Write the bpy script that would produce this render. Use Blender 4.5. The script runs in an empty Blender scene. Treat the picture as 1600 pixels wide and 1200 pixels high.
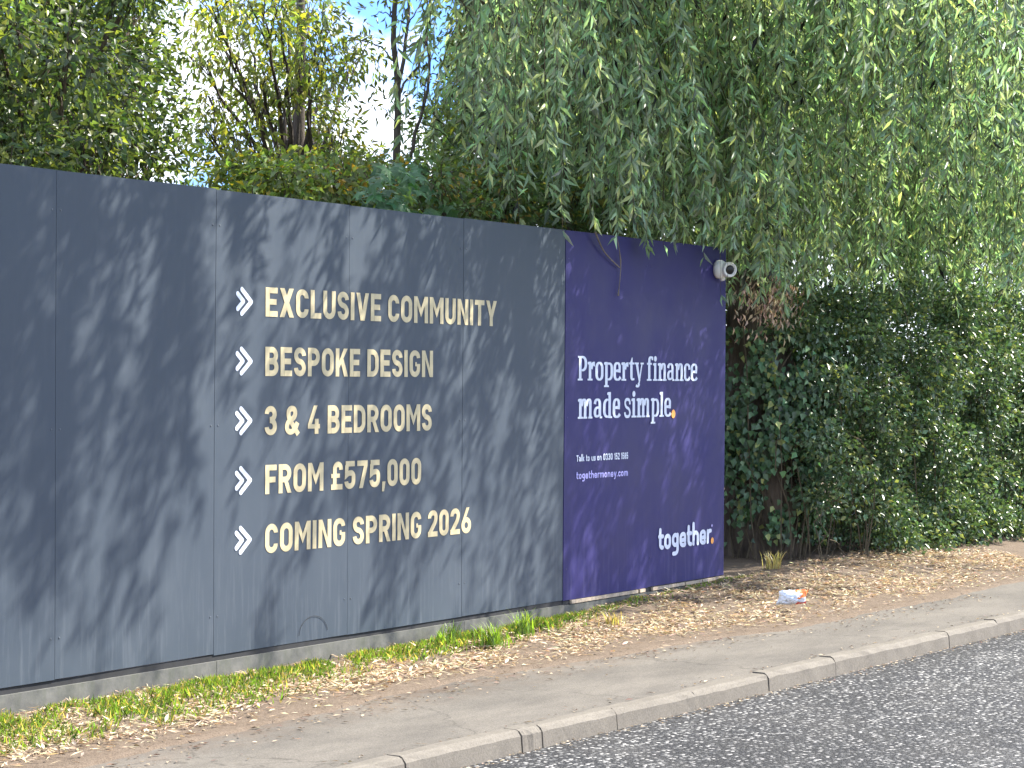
import bpy, math, random
import numpy as np
from mathutils import Vector, Matrix

rng = np.random.default_rng(7)
random.seed(7)
S = bpy.context.scene
COL = S.collection

# ------------------------------------------------------------------ camera
CAM = np.array([-10.9146, -7.6312, 1.6060])
YAW, PITCH, ROLL, FPX = 0.540696, -0.002327, 0.005821, 3654.15


def cam_axes():
    f = np.array([math.cos(PITCH) * math.cos(YAW), math.cos(PITCH) * math.sin(YAW), math.sin(PITCH)])
    r = np.cross(f, [0, 0, 1.0]); r /= np.linalg.norm(r)
    u = np.cross(r, f)
    c, s = math.cos(ROLL), math.sin(ROLL)
    return c * r + s * u, -s * r + c * u, f


AX = cam_axes()
cd = bpy.data.cameras.new('camera'); co = bpy.data.objects.new('camera', cd); COL.objects.link(co)
cd.sensor_fit = 'HORIZONTAL'; cd.sensor_width = 36.0; cd.lens = 36.0 * FPX / 1600.0
cd.clip_start = 0.1; cd.clip_end = 3000
co.matrix_world = Matrix(((AX[0][0], AX[1][0], -AX[2][0], CAM[0]),
                          (AX[0][1], AX[1][1], -AX[2][1], CAM[1]),
                          (AX[0][2], AX[1][2], -AX[2][2], CAM[2]), (0, 0, 0, 1)))
S.camera = co


def at(px, py, Y):
    """world point on the plane y = Y seen at a photograph pixel (measuring aid)"""
    v = AX[0] * (px - 800) / FPX - AX[1] * (py - 600) / FPX + AX[2]
    t = (Y - CAM[1]) / v[1]
    return CAM + t * v


# ------------------------------------------------------------------ light
SUN = np.array([0.70, -0.45, 0.80]); SUN /= np.linalg.norm(SUN)
EL = math.asin(SUN[2]); AZ = math.atan2(SUN[0], SUN[1])
W = bpy.data.worlds.new('World'); S.world = W; W.use_nodes = True
nt = W.node_tree; nt.nodes.clear()
out = nt.nodes.new('ShaderNodeOutputWorld'); bg = nt.nodes.new('ShaderNodeBackground')
sky = nt.nodes.new('ShaderNodeTexSky'); sky.sky_type = 'NISHITA'; sky.sun_disc = False
sky.sun_elevation = EL; sky.sun_rotation = AZ
tc = nt.nodes.new('ShaderNodeTexCoord')
mp = nt.nodes.new('ShaderNodeMapping'); mp.inputs['Scale'].default_value = (1, 1, 1.6)
ns = nt.nodes.new('ShaderNodeTexNoise'); ns.inputs['Scale'].default_value = 7.0
ns.inputs['Detail'].default_value = 7.0; ns.inputs['Roughness'].default_value = 0.6
rp = nt.nodes.new('ShaderNodeValToRGB')
rp.color_ramp.elements[0].position = 0.44; rp.color_ramp.elements[1].position = 0.51
mx = nt.nodes.new('ShaderNodeMix'); mx.data_type = 'RGBA'
mx.inputs['B'].default_value = (4.5, 4.85, 5.4, 1)      # sunlit cloud
nt.links.new(tc.outputs['Generated'], mp.inputs['Vector'])
nt.links.new(mp.outputs['Vector'], ns.inputs['Vector'])
nt.links.new(ns.outputs['Fac'], rp.inputs['Fac'])
nt.links.new(rp.outputs['Color'], mx.inputs['Factor'])
skm = nt.nodes.new('ShaderNodeMix'); skm.data_type = 'RGBA'; skm.blend_type = 'MULTIPLY'
skm.inputs['Factor'].default_value = 1.0; skm.inputs['B'].default_value = (0.30, 0.47, 0.92, 1)
nt.links.new(sky.outputs['Color'], skm.inputs['A']); nt.links.new(skm.outputs['Result'], mx.inputs['A'])
nt.links.new(mx.outputs['Result'], bg.inputs['Color'])
bg.inputs['Strength'].default_value = 0.145
nt.links.new(bg.outputs['Background'], out.inputs['Surface'])

sl = bpy.data.lights.new('sun', 'SUN'); so = bpy.data.objects.new('sun', sl); COL.objects.link(so)
sl.energy = 5.0; sl.angle = math.radians(0.5); sl.color = (1.0, 0.93, 0.82)
so.rotation_euler = Vector((-SUN[0], -SUN[1], -SUN[2])).to_track_quat('-Z', 'Y').to_euler()
so.location = (8, -6, 12)

S.view_settings.view_transform = 'Standard'; S.view_settings.look = 'None'
S.view_settings.exposure = 1.62; S.view_settings.gamma = 1.0
S.view_settings.use_curve_mapping = False
S.cycles.diffuse_bounces = 7; S.cycles.max_bounces = 14


# ------------------------------------------------------------------ tagging helpers
def link(o, parent=None):
    COL.objects.link(o)
    if parent is not None:
        o.parent = parent
        o.matrix_parent_inverse = parent.matrix_world.inverted() if False else Matrix.Identity(4)
    return o


def tag(o, label=None, cat=None, group=None, kind=None):
    if label: o['label'] = label
    if cat: o['category'] = cat
    if group: o['group'] = group
    if kind: o['kind'] = kind
    return o


def thing(name, label, cat, loc=(0, 0, 0), group=None):
    o = bpy.data.objects.new(name, None); o.location = loc; o.empty_display_size = 0.1
    COL.objects.link(o)
    return tag(o, label, cat, group)


class MB:
    """collects polygons; builds ONE mesh object (world coordinates, shifted to the parent's origin)"""
    def __init__(self):
        self.v = []; self.f = []; self.n = 0; self.tint = []

    def add(self, verts, faces, tint=None):
        verts = np.asarray(verts, float).reshape(-1, 3)
        self.v.append(verts)
        b = self.n
        self.f += [tuple(i + b for i in f) for f in faces]
        self.n += len(verts)
        self.tint.append(np.tile(tint if tint is not None else (1, 1, 1), (len(verts), 1)) if np.ndim(tint) < 2 else tint)

    def box(self, x0, x1, y0, y1, z0, z1):
        v = [(x, y, z) for x in (x0, x1) for y in (y0, y1) for z in (z0, z1)]
        self.add(v, [(0, 1, 3, 2), (4, 6, 7, 5), (0, 4, 5, 1), (2, 3, 7, 6), (0, 2, 6, 4), (1, 5, 7, 3)])

    def tube(self, pts, rad, sides=6, cap=True, lump=0.0):
        pts = np.asarray(pts, float); n = len(pts)
        rad = np.broadcast_to(np.asarray(rad, float), (n,))
        d = np.gradient(pts, axis=0); d /= np.linalg.norm(d, axis=1)[:, None] + 1e-12
        a = np.cross(d, [0.31, 0.95, 0.05]); l = np.linalg.norm(a, axis=1)
        a[l < 1e-3] = (1, 0, 0); a /= np.linalg.norm(a, axis=1)[:, None]
        b = np.cross(d, a)
        th = np.arange(sides) * 2 * math.pi / sides
        rr = rad[:, None] * (1 + (rng.normal(0, lump, (n, sides)) if lump else 0))
        V = pts[:, None] + rr[..., None] * (np.cos(th)[None, :, None] * a[:, None] + np.sin(th)[None, :, None] * b[:, None])
        F = []
        for i in range(n - 1):
            for k in range(sides):
                k2 = (k + 1) % sides
                F.append((i * sides + k, i * sides + k2, (i + 1) * sides + k2, (i + 1) * sides + k))
        if cap:
            F.append(tuple(range(sides))[::-1]); F.append(tuple((n - 1) * sides + k for k in range(sides)))
        self.add(V.reshape(-1, 3), F)

    def build(self, name, mat, parent=None, smooth=False, tint=False):
        V = np.concatenate(self.v) if self.v else np.zeros((0, 3))
        if parent is not None:
            p = parent; off = np.zeros(3)
            while p is not None:
                off += np.array(p.location); p = p.parent
            V = V - off
        me = bpy.data.meshes.new(name); me.from_pydata(V.tolist(), [], self.f); me.update()
        if smooth: me.polygons.foreach_set('use_smooth', [True] * len(me.polygons))
        if tint:
            at_ = me.attributes.new('tint', 'FLOAT_COLOR', 'POINT')
            T = np.concatenate(self.tint); T = np.c_[T, np.ones(len(T))]
            at_.data.foreach_set('color', T.astype(np.float32).ravel())
        me.materials.append(mat)
        o = bpy.data.objects.new(name, me)
        return link(o, parent)


def unit(a):
    return a / (np.linalg.norm(a, axis=-1, keepdims=True) + 1e-12)


# lens-shaped leaves, one fold along the midrib; ONE mesh for the crown
def leaf_mesh(name, P, D, N, L, Wd, mat, parent=None, tint=None, droop=0.12, wide=0.42):
    n = len(P); D = unit(D); N = unit(N - D * (N * D).sum(1, keepdims=True)); Sd = np.cross(D, N)
    L = np.broadcast_to(L, (n,))[:, None]; Wd = np.broadcast_to(Wd, (n,))[:, None]
    base = P
    tip = P + D * L - N * L * droop
    midc = P + D * L * wide + N * L * 0.03
    a = midc + Sd * Wd * 0.5 + N * Wd * 0.22
    b = midc - Sd * Wd * 0.5 + N * Wd * 0.22
    V = np.stack([base, a, tip, b], 1).reshape(-1, 3)
    if parent is not None: V = V - np.array(parent.location)
    F = np.arange(n * 4).reshape(n, 4)
    T = np.stack([F[:, [0, 1, 2]], F[:, [0, 2, 3]]], 1).reshape(-1)
    me = bpy.data.meshes.new(name)
    me.vertices.add(n * 4); me.vertices.foreach_set('co', V.astype(np.float32).ravel())
    me.loops.add(n * 6); me.loops.foreach_set('vertex_index', T.astype(np.int32))
    me.polygons.add(n * 2); me.polygons.foreach_set('loop_start', np.arange(0, n * 6, 3, dtype=np.int32))
    me.update(calc_edges=True); me.validate()
    if tint is None: tint = np.ones((n, 3))
    at_ = me.attributes.new('tint', 'FLOAT_COLOR', 'POINT')
    c = np.c_[np.repeat(tint, 4, 0), np.ones(n * 4)].astype(np.float32)
    at_.data.foreach_set('color', c.ravel())
    me.materials.append(mat)
    o = bpy.data.objects.new(name, me)
    return link(o, parent)


def tints(n, base, vary=0.25, alt=None, palt=0.0):
    base = np.array(base)
    t = base[None] * (1 + rng.normal(0, vary, (n, 1))) * (1 + rng.normal(0, 0.08, (n, 3)))
    if alt is not None:
        m = rng.random(n) < palt
        t[m] = np.array(alt)[None] * (1 + rng.normal(0, vary, (m.sum(), 1)))
    return np.clip(t, 0.004, 0.8)


# ------------------------------------------------------------------ materials
def mat_new(name):
    m = bpy.data.materials.new(name); m.use_nodes = True
    t = m.node_tree; t.nodes.clear()
    o = t.nodes.new('ShaderNodeOutputMaterial')
    return m, t, o


def N_(t, kind, **kw):
    n = t.nodes.new(kind)
    for k, v in kw.items():
        if hasattr(n, k): setattr(n, k, v)
        else: n.inputs[k].default_value = v
    return n


def ramp(t, src, stops, interp='LINEAR'):
    r = t.nodes.new('ShaderNodeValToRGB'); r.color_ramp.interpolation = interp
    e = r.color_ramp.elements
    while len(e) < len(stops): e.new(0.5)
    for i, (p, c) in enumerate(stops):
        e[i].position = p; e[i].color = (*c, 1) if len(c) == 3 else c
    t.links.new(src, r.inputs['Fac'])
    return r


def mixc(t, fac, a, b, blend='MIX'):
    m = t.nodes.new('ShaderNodeMix'); m.data_type = 'RGBA'; m.blend_type = blend
    for k, v in (('Factor', fac), ('A', a), ('B', b)):
        if hasattr(v, 'is_linked'): t.links.new(v, m.inputs[k])
        else: m.inputs[k].default_value = v if k == 'Factor' else ((*v, 1) if len(v) == 3 else v)
    return m.outputs['Result']


def noise(t, scale, detail=5, rough=0.55, vec=None):
    n = N_(t, 'ShaderNodeTexNoise'); n.inputs['Scale'].default_value = scale
    n.inputs['Detail'].default_value = detail; n.inputs['Roughness'].default_value = rough
    if vec is not None: t.links.new(vec, n.inputs['Vector'])
    return n.outputs['Fac']


def objco(t, scale=None):
    c = t.nodes.new('ShaderNodeTexCoord')
    if scale is None: return c.outputs['Object']
    m = t.nodes.new('ShaderNodeMapping'); m.inputs['Scale'].default_value = scale
    t.links.new(c.outputs['Object'], m.inputs['Vector'])
    return m.outputs['Vector']


def bump(t, h, strength=0.3, dist=0.01):
    b = t.nodes.new('ShaderNodeBump'); b.inputs['Strength'].default_value = strength
    b.inputs['Distance'].default_value = dist
    t.links.new(h, b.inputs['Height'])
    return b.outputs['Normal']


def principled(t, o, col, rough=0.6, nrm=None, spec=0.5, coat=0.0):
    p = t.nodes.new('ShaderNodeBsdfPrincipled')
    if hasattr(col, 'is_linked'): t.links.new(col, p.inputs['Base Color'])
    else: p.inputs['Base Color'].default_value = (*col, 1)
    if hasattr(rough, 'is_linked'): t.links.new(rough, p.inputs['Roughness'])
    else: p.inputs['Roughness'].default_value = rough
    p.inputs['Specular IOR Level'].default_value = spec
    if nrm is not None: t.links.new(nrm, p.inputs['Normal'])
    if o is not None: t.links.new(p.outputs['BSDF'], o.inputs['Surface'])
    return p


def simple(name, col, rough=0.6, vary=0.15, scale=20, spec=0.5):
    m, t, o = mat_new(name)
    n = noise(t, scale, 4, vec=objco(t))
    c = ramp(t, n, [(0.3, tuple(x * (1 - vary) for x in col)), (0.7, tuple(min(1, x * (1 + vary)) for x in col))])
    principled(t, o, c.outputs['Color'], rough, spec=spec)
    return m


def leaf_material(name, trans=0.4, rough=0.42, tmul=(1.5, 1.6, 0.7)):
    m, t, o = mat_new(name)
    a = t.nodes.new('ShaderNodeAttribute'); a.attribute_name = 'tint'
    p = principled(t, None, a.outputs['Color'], rough, spec=0.45)
    tr = t.nodes.new('ShaderNodeBsdfTranslucent')
    c = mixc(t, 1.0, a.outputs['Color'], tmul, 'MULTIPLY'); t.links.new(c, tr.inputs['Color'])
    mxs = t.nodes.new('ShaderNodeMixShader'); mxs.inputs['Fac'].default_value = trans
    t.links.new(p.outputs['BSDF'], mxs.inputs[1]); t.links.new(tr.outputs['BSDF'], mxs.inputs[2])
    t.links.new(mxs.outputs['Shader'], o.inputs['Surface'])
    return m


def bark_material(name, c0, c1, scale=14):
    m, t, o = mat_new(name)
    v = objco(t, (1, 1, 0.22))
    n = noise(t, scale, 8, 0.65, v); n2 = noise(t, 3, 3, 0.5, objco(t))
    c = ramp(t, n, [(0.32, c0), (0.66, c1)])
    g = mixc(t, 0.35, c.outputs['Color'], ramp(t, n2, [(0.35, c0), (0.7, tuple(x * 1.2 for x in c1))]).outputs['Color'])
    principled(t, o, g, 0.9, bump(t, n, 0.9, 0.03), spec=0.2)
    return m


def board_material(name, c0, c1, spec=0.4):
    m, t, o = mat_new(name)
    co_ = objco(t)
    n = noise(t, 1.6, 5, 0.6, co_)
    streak = noise(t, 5.0, 6, 0.65, objco(t, (6, 1, 0.5)))
    fine = noise(t, 260, 3, 0.6, co_)
    c = ramp(t, n, [(0.3, c0), (0.72, c1)]).outputs['Color']
    # rain streaks and dust splashed up from the verge
    dirt = ramp(t, streak, [(0.5, (0, 0, 0)), (0.78, (1, 1, 1))]).outputs['Color']
    sep = t.nodes.new('ShaderNodeSeparateXYZ'); g = t.nodes.new('ShaderNodeNewGeometry')
    t.links.new(g.outputs['Position'], sep.inputs['Vector'])
    mr = t.nodes.new('ShaderNodeMapRange'); mr.inputs['From Min'].default_value = 0.75; mr.inputs['From Max'].default_value = 0.12
    mr.inputs['To Min'].default_value = 0.10; mr.inputs['To Max'].default_value = 0.75
    t.links.new(sep.outputs['Z'], mr.inputs['Value'])
    mm = t.nodes.new('ShaderNodeMath'); mm.operation = 'MULTIPLY'
    t.links.new(mr.outputs['Result'], mm.inputs[0]); t.links.new(dirt, mm.inputs[1])
    dust = tuple(min(1, x * 1.1 + 0.05) for x in c1)
    c = mixc(t, mm.outputs[0], c, dust)
    sm = t.nodes.new('ShaderNodeTexVoronoi'); sm.inputs['Scale'].default_value = 22; t.links.new(co_, sm.inputs['Vector'])
    sp = ramp(t, sm.outputs['Distance'], [(0.03, (1, 1, 1)), (0.06, (0, 0, 0))]).outputs['Color']
    spm = t.nodes.new('ShaderNodeMath'); spm.operation = 'MULTIPLY'; spm.inputs[1].default_value = 0.25
    t.links.new(sp, spm.inputs[0])
    c = mixc(t, spm.outputs[0], c, dust)
    r = ramp(t, n, [(0.3, (0.42,) * 3), (0.7, (0.6,) * 3)]).outputs['Color']
    principled(t, o, c, r, bump(t, fine, 0.12, 0.002), spec=spec)
    return m


M = {}
M['slate'] = board_material('slate_board', (0.042, 0.057, 0.078), (0.057, 0.074, 0.096), 0.3)
M['purple'] = board_material('purple_board', (0.019, 0.016, 0.096), (0.027, 0.024, 0.125), 0.25)
M['gold'] = simple('gold_vinyl', (0.52, 0.445, 0.265), 0.5, 0.10)
M['white'] = simple('white_vinyl', (0.62, 0.68, 0.82), 0.45, 0.05)
M['lilac'] = simple('lilac_vinyl', (0.42, 0.40, 0.80), 0.5, 0.05)
M['orange'] = simple('orange_vinyl', (0.85, 0.36, 0.07), 0.5, 0.05)
M['edge'] = simple('raw_ply_edge', (0.40, 0.33, 0.25), 0.8, 0.3, 40)
M['timber'] = simple('treated_timber', (0.16, 0.12, 0.08), 0.85, 0.3, 12)
M['black'] = simple('gap_shade_and_scuff', (0.012, 0.013, 0.016), 0.8, 0.3)  # painted shade of the gap below the sheets, also the scuff
M['camwhite'] = simple('white_plastic', (0.80, 0.80, 0.77), 0.35, 0.05)
M['lens'] = simple('black_glass', (0.004, 0.004, 0.006), 0.3, 0.2)
M['bark'] = bark_material('willow_bark', (0.03, 0.025, 0.02), (0.19, 0.15, 0.115))
M['twig'] = bark_material('twig_bark', (0.05, 0.042, 0.03), (0.16, 0.13, 0.085), 30)
M['sapbark'] = bark_material('sapling_bark', (0.05, 0.042, 0.04), (0.14, 0.12, 0.105), 30)
M['willow'] = leaf_material('willow_leaf', 0.42, 0.4, (1.35, 1.45, 0.68))
M['leaf'] = leaf_material('broad_leaf', 0.42, 0.4, (1.45, 1.55, 0.45))
M['ivy'] = leaf_material('ivy_leaf', 0.2, 0.32)
M['grass'] = leaf_material('grass_blade', 0.4, 0.45, (1.6, 1.6, 0.5))
M['dry'] = leaf_material('dry_leaf', 0.2, 0.7, (1.2, 1.0, 0.7))


def m_plinth():
    m, t, o = mat_new('weathered_plinth')
    n = noise(t, 9, 7, 0.65, objco(t)); s = noise(t, 4, 4, 0.6, objco(t, (3, 1, 0.6)))
    c = ramp(t, n, [(0.3, (0.0755, 0.0786, 0.0755)), (0.7, (0.1510, 0.1510, 0.1384))]).outputs['Color']
    c = mixc(t, ramp(t, s, [(0.45, (0, 0, 0)), (0.65, (0.3774, 0.3774, 0.3774))]).outputs['Color'], c, (0.0629, 0.0755, 0.0503))
    principled(t, o, c, 0.85, bump(t, n, 0.4, 0.01), spec=0.3)
    return m


def m_road():
    m, t, o = mat_new('surface_dressed_road')
    co_ = objco(t)
    v = t.nodes.new('ShaderNodeTexVoronoi'); v.inputs['Scale'].default_value = 50; t.links.new(co_, v.inputs['Vector'])
    v2 = t.nodes.new('ShaderNodeTexVoronoi'); v2.inputs['Scale'].default_value = 105; t.links.new(co_, v2.inputs['Vector'])
    sep = t.nodes.new('ShaderNodeSeparateColor'); t.links.new(v.outputs['Color'], sep.inputs['Color'])
    c = ramp(t, sep.outputs['Red'], [(0.0, (0.0115, 0.0131, 0.0164)), (0.50, (0.0279, 0.0303, 0.0353)), (0.62, (0.0820, 0.0861, 0.0902)),
                                    (0.80, (0.1804, 0.1804, 0.1763)), (1.0, (0.56, 0.55, 0.53))]).outputs['Color']
    gap = ramp(t, v.outputs['Distance'], [(0.38, (0, 0, 0)), (0.62, (1, 1, 1))]).outputs['Color']
    c = mixc(t, gap, c, (0.0180, 0.0189, 0.0221))
    dirt = ramp(t, noise(t, 2.2, 5, 0.6, co_), [(0.45, (0, 0, 0)), (0.75, (0.2870, 0.2870, 0.2870))]).outputs['Color']
    c = mixc(t, dirt, c, (0.1066, 0.1025, 0.0943))
    band = ramp(t, noise(t, 1.1, 4, 0.6, objco(t, (0.18, 1.6, 1))), [(0.42, (1, 1, 1)), (0.62, (0.66, 0.66, 0.67))]).outputs['Color']
    c = mixc(t, 1.0, c, band, 'MULTIPLY')
    h = mixc(t, 0.4, v.outputs['Distance'], v2.outputs['Distance'])
    inv = t.nodes.new('ShaderNodeInvert'); t.links.new(h, inv.inputs['Color'])
    principled(t, o, c, 0.75, bump(t, inv.outputs['Color'], 1.0, 0.012), spec=0.35)
    return m


def m_path():
    m, t, o = mat_new('worn_footway')
    co_ = objco(t)
    n = noise(t, 2.0, 6, 0.6, co_); f = noise(t, 120, 4, 0.7, co_)
    c = ramp(t, n, [(0.3, (0.1132, 0.1050, 0.0943)), (0.7, (0.1476, 0.1378, 0.1230))]).outputs['Color']
    c = mixc(t, 0.6, c, ramp(t, f, [(0.32, (0.0697, 0.0640, 0.0574)), (0.68, (0.1927, 0.1804, 0.1599))]).outputs['Color'])
    # soil trodden in along the verge side and beside the kerb
    g = t.nodes.new('ShaderNodeNewGeometry'); s = t.nodes.new('ShaderNodeSeparateXYZ'); t.links.new(g.outputs['Position'], s.inputs['Vector'])
    mr = t.nodes.new('ShaderNodeMapRange'); mr.inputs['From Min'].default_value = -1.45; mr.inputs['From Max'].default_value = -1.1
    t.links.new(s.outputs['Y'], mr.inputs['Value'])
    k = t.nodes.new('ShaderNodeMath'); k.operation = 'MULTIPLY'; t.links.new(mr.outputs['Result'], k.inputs[0])
    t.links.new(ramp(t, noise(t, 6, 6, 0.7, co_), [(0.38, (0, 0, 0)), (0.62, (1, 1, 1))]).outputs['Color'], k.inputs[1])
    c = mixc(t, k.outputs[0], c, (0.1271, 0.1000, 0.0787))
    st = ramp(t, noise(t, 1.3, 7, 0.7, objco(t, (0.6, 1.4, 1))), [(0.40, (0.80, 0.79, 0.78)), (0.60, (1.10, 1.08, 1.05))]).outputs['Color']
    c = mixc(t, 1.0, c, st, 'MULTIPLY')
    ck = t.nodes.new('ShaderNodeTexVoronoi'); ck.feature = 'DISTANCE_TO_EDGE'; ck.inputs['Scale'].default_value = 0.55
    wv = t.nodes.new('ShaderNodeVectorMath'); wv.operation = 'ADD'
    nz = t.nodes.new('ShaderNodeTexNoise'); nz.inputs['Scale'].default_value = 5; nz.inputs['Detail'].default_value = 6
    t.links.new(co_, nz.inputs['Vector']); sc_ = t.nodes.new('ShaderNodeVectorMath'); sc_.operation = 'SCALE'; sc_.inputs['Scale'].default_value = 0.35
    t.links.new(nz.outputs['Color'], sc_.inputs[0]); t.links.new(co_, wv.inputs[0]); t.links.new(sc_.outputs[0], wv.inputs[1]); t.links.new(wv.outputs[0], ck.inputs['Vector'])
    c = mixc(t, ramp(t, ck.outputs['Distance'], [(0.0, (.6, .6, .6)), (0.006, (0, 0, 0))]).outputs['Color'], c, (0.05, 0.046, 0.04))
    sp = t.nodes.new('ShaderNodeTexVoronoi'); sp.inputs['Scale'].default_value = 9; t.links.new(co_, sp.inputs['Vector'])
    c = mixc(t, ramp(t, sp.outputs['Distance'], [(0.035, (0.6560, 0.6560, 0.6560)), (0.07, (0, 0, 0))]).outputs['Color'], c, (0.0410, 0.0369, 0.0328))
    principled(t, o, c, 0.9, bump(t, f, 0.5, 0.004), spec=0.2)
    return m


def m_kerb():
    m, t, o = mat_new('kerb_concrete')
    co_ = objco(t)
    n = noise(t, 7, 7, 0.65, co_); f = noise(t, 90, 4, 0.7, co_)
    c = ramp(t, n, [(0.3, (0.1130, 0.1018, 0.0864)), (0.7, (0.1679, 0.1528, 0.1289))]).outputs['Color']
    c = mixc(t, 0.35, c, ramp(t, f, [(0.35, (0.0891, 0.0791, 0.0654)), (0.65, (0.2261, 0.2044, 0.1735))]).outputs['Color'])
    st = noise(t, 6, 5, 0.6, objco(t, (4, 4, 0.7)))
    c = mixc(t, ramp(t, st, [(0.52, (0, 0, 0)), (0.75, (0.4112, 0.4019, 0.3927))]).outputs['Color'], c, (0.1371, 0.1239, 0.1047))
    principled(t, o, c, 0.85, bump(t, f, 0.5, 0.004), spec=0.25)
    return m


def m_verge():
    m, t, o = mat_new('verge_soil')
    co_ = objco(t)
    n = noise(t, 7, 7, 0.7, co_); f = noise(t, 70, 5, 0.7, co_)
    c = ramp(t, n, [(0.3, (0.1100, 0.0836, 0.0634)), (0.7, (0.1980, 0.1540, 0.1188))]).outputs['Color']
    c = mixc(t, 0.45, c, ramp(t, f, [(0.3, (0.0528, 0.0396, 0.0299)), (0.7, (0.2288, 0.1848, 0.1408))]).outputs['Color'])
    principled(t, o, c, 0.95, bump(t, f, 0.8, 0.012), spec=0.1)
    return m


M['drytwig'] = bark_material('dry_twig', (0.12, 0.10, 0.08), (0.34, 0.29, 0.23), 30)
M['plinth'] = m_plinth(); M['road'] = m_road(); M['path'] = m_path(); M['kerb'] = m_kerb(); M['verge'] = m_verge()
M['land'] = simple('rough_grassland', (0.07, 0.075, 0.035), 0.95, 0.4, 1.5)
M['packwhite'] = simple('white_film', (0.66, 0.74, 0.86), 0.3, 0.06, 30)
M['packorange'] = simple('orange_film', (0.72, 0.20, 0.05), 0.35, 0.2, 30)
M['packred'] = simple('red_film', (0.55, 0.06, 0.05), 0.35, 0.2, 30)

# ------------------------------------------------------------------ ground
KERB0 = lambda x: -2.115 - 0.030 * (x + 1.0)          # back edge of the kerb


def sn(x, seed=0.0):
    """smooth 1-D wiggle"""
    return (math.sin(x * 1.7 + seed) + 0.6 * math.sin(x * 4.3 + 1.3 * seed + 1) + 0.35 * math.sin(x * 11.1 + 2 * seed) + 0.2 * math.sin(x * 27 + seed)) / 2.15


def verge_edge(x):
    base = np.interp(x, [-30, -2.6, -2.1, -1.1, -0.3, 0.6, 2.0, 2.9, 5, 40],
                     [-1.25, -1.16, -1.13, -1.02, -1.05, -1.12, -1.26, -1.42, -1.5, -1.6])
    return base + 0.045 * sn(x * 1.6, 2.0)


def verge_z(x, y):
    e = verge_edge(x)
    u = np.clip((y - e) / (0 - e), 0, 1)
    top = np.interp(x, [-40, 0, 2.2, 3.2, 4.9, 7, 40], [0.02, 0.025, 0.035, 0.075, 0.118, 0.16, 0.17])
    h = 0.006 + top * (u * u * (3 - 2 * u))
    h += 0.012 * u * (math.sin(x * 9 + y * 7) * math.sin(y * 13 - x * 4) + 0.5 * math.sin(x * 23 + 2) * math.sin(y * 31))
    return h


g = MB(); g.add([(-900, -900, -0.16), (900, -900, -0.16), (900, 900, -0.16), (-900, 900, -0.16)], [(0, 1, 2, 3)])
tag(g.build('ground', M['land']), kind='structure')

g = MB()
xs = np.array([-45, -20, -10, 0, 10, 20, 45, 80.0]); V = []; F = []
for x in xs:
    V += [(x, KERB0(x) - 0.098, -0.1), (x, KERB0(x) - 7.6, -0.1)]
for i in range(len(xs) - 1): F.append((2 * i, 2 * i + 1, 2 * i + 3, 2 * i + 2))
g.add(V, F); tag(g.build('road', M['road']), kind='structure')

g = MB(); V = []; F = []
for x in xs: V += [(x, KERB0(x) - 0.001, -0.006), (x, -0.6, -0.004)]
for i in range(len(xs) - 1): F.append((2 * i, 2 * i + 2, 2 * i + 3, 2 * i + 1))
g.add(V, F); tag(g.build('pavement', M['path']), kind='structure')

# kerb: bevelled concrete stones laid end to end
joints = [-2.664, -1.746, -1.574, -0.889, -0.085, 0.759]
x = joints[-1]
while x < 60: x += 0.86; joints.append(x)
x = joints[0]
while x > -30: x -= 0.88; joints.insert(0, x)
g = MB()
for a, b in zip(joints[:-1], joints[1:]):
    a2, b2 = a + 0.0045, b - 0.0045
    dz = rng.normal(0, 0.003); dy = rng.normal(0, 0.003)
    prof = [(0.0, -0.15), (0.0, 0.004), (-0.066, 0.004), (-0.082, -0.003), (-0.097, -0.024), (-0.106, -0.15)]
    V = []
    n = len(prof)
    ss = np.linspace(0, 1, 9)
    for s_ in ss:
        xx = a2 + (b2 - a2) * s_
        for k, (py, pz) in enumerate(prof):
            j = 0.0018 if 0 < k < n - 1 else 0
            V.append((xx, KERB0(xx) + py + dy + rng.normal(0, j), pz + dz + rng.normal(0, j)))
    F = []
    for i in range(len(ss) - 1):
        for k in range(n - 1):
            F.append((i * n + k, (i + 1) * n + k, (i + 1) * n + k + 1, i * n + k + 1))
    F.append(tuple(range(n))); F.append(tuple((len(ss) - 1) * n + k for k in range(n))[::-1])
    g.add(V, F)
tag(g.build('kerb', M['kerb']), kind='structure')

# verge sheet from the hoarding to the ragged edge of the footway, carried on behind as rough ground
g = MB(); XS = np.r_[np.arange(-30, -5, 0.6), np.arange(-5, 9, 0.04), np.arange(9, 60, 0.8)]
US = np.r_[np.linspace(0, 1, 30), 1.15, 1.5, 3, 8, 30]
V = []
for x in XS:
    e = verge_edge(x)
    for u in US:
        y = e * (1 - u) if u <= 1 else (u - 1) * 2.0
        V.append((x, y, verge_z(x, y) if u > 0 else -0.02))
n = len(US); F = []
for i in range(len(XS) - 1):
    for k in range(n - 1):
        F.append((i * n + k, (i + 1) * n + k, (i + 1) * n + k + 1, i * n + k + 1))
g.add(V, F); tag(g.build('verge', M['verge'], smooth=True), kind='structure')


# ------------------------------------------------------------------ hoarding
PB, PT = 0.150, 2.590


def warp(x, z):
    return 0.0022 * math.sin(x * 2.1 + z * 1.2) + 0.0016 * math.sin(x * 4.7 - z * 2.3 + 1)


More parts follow.
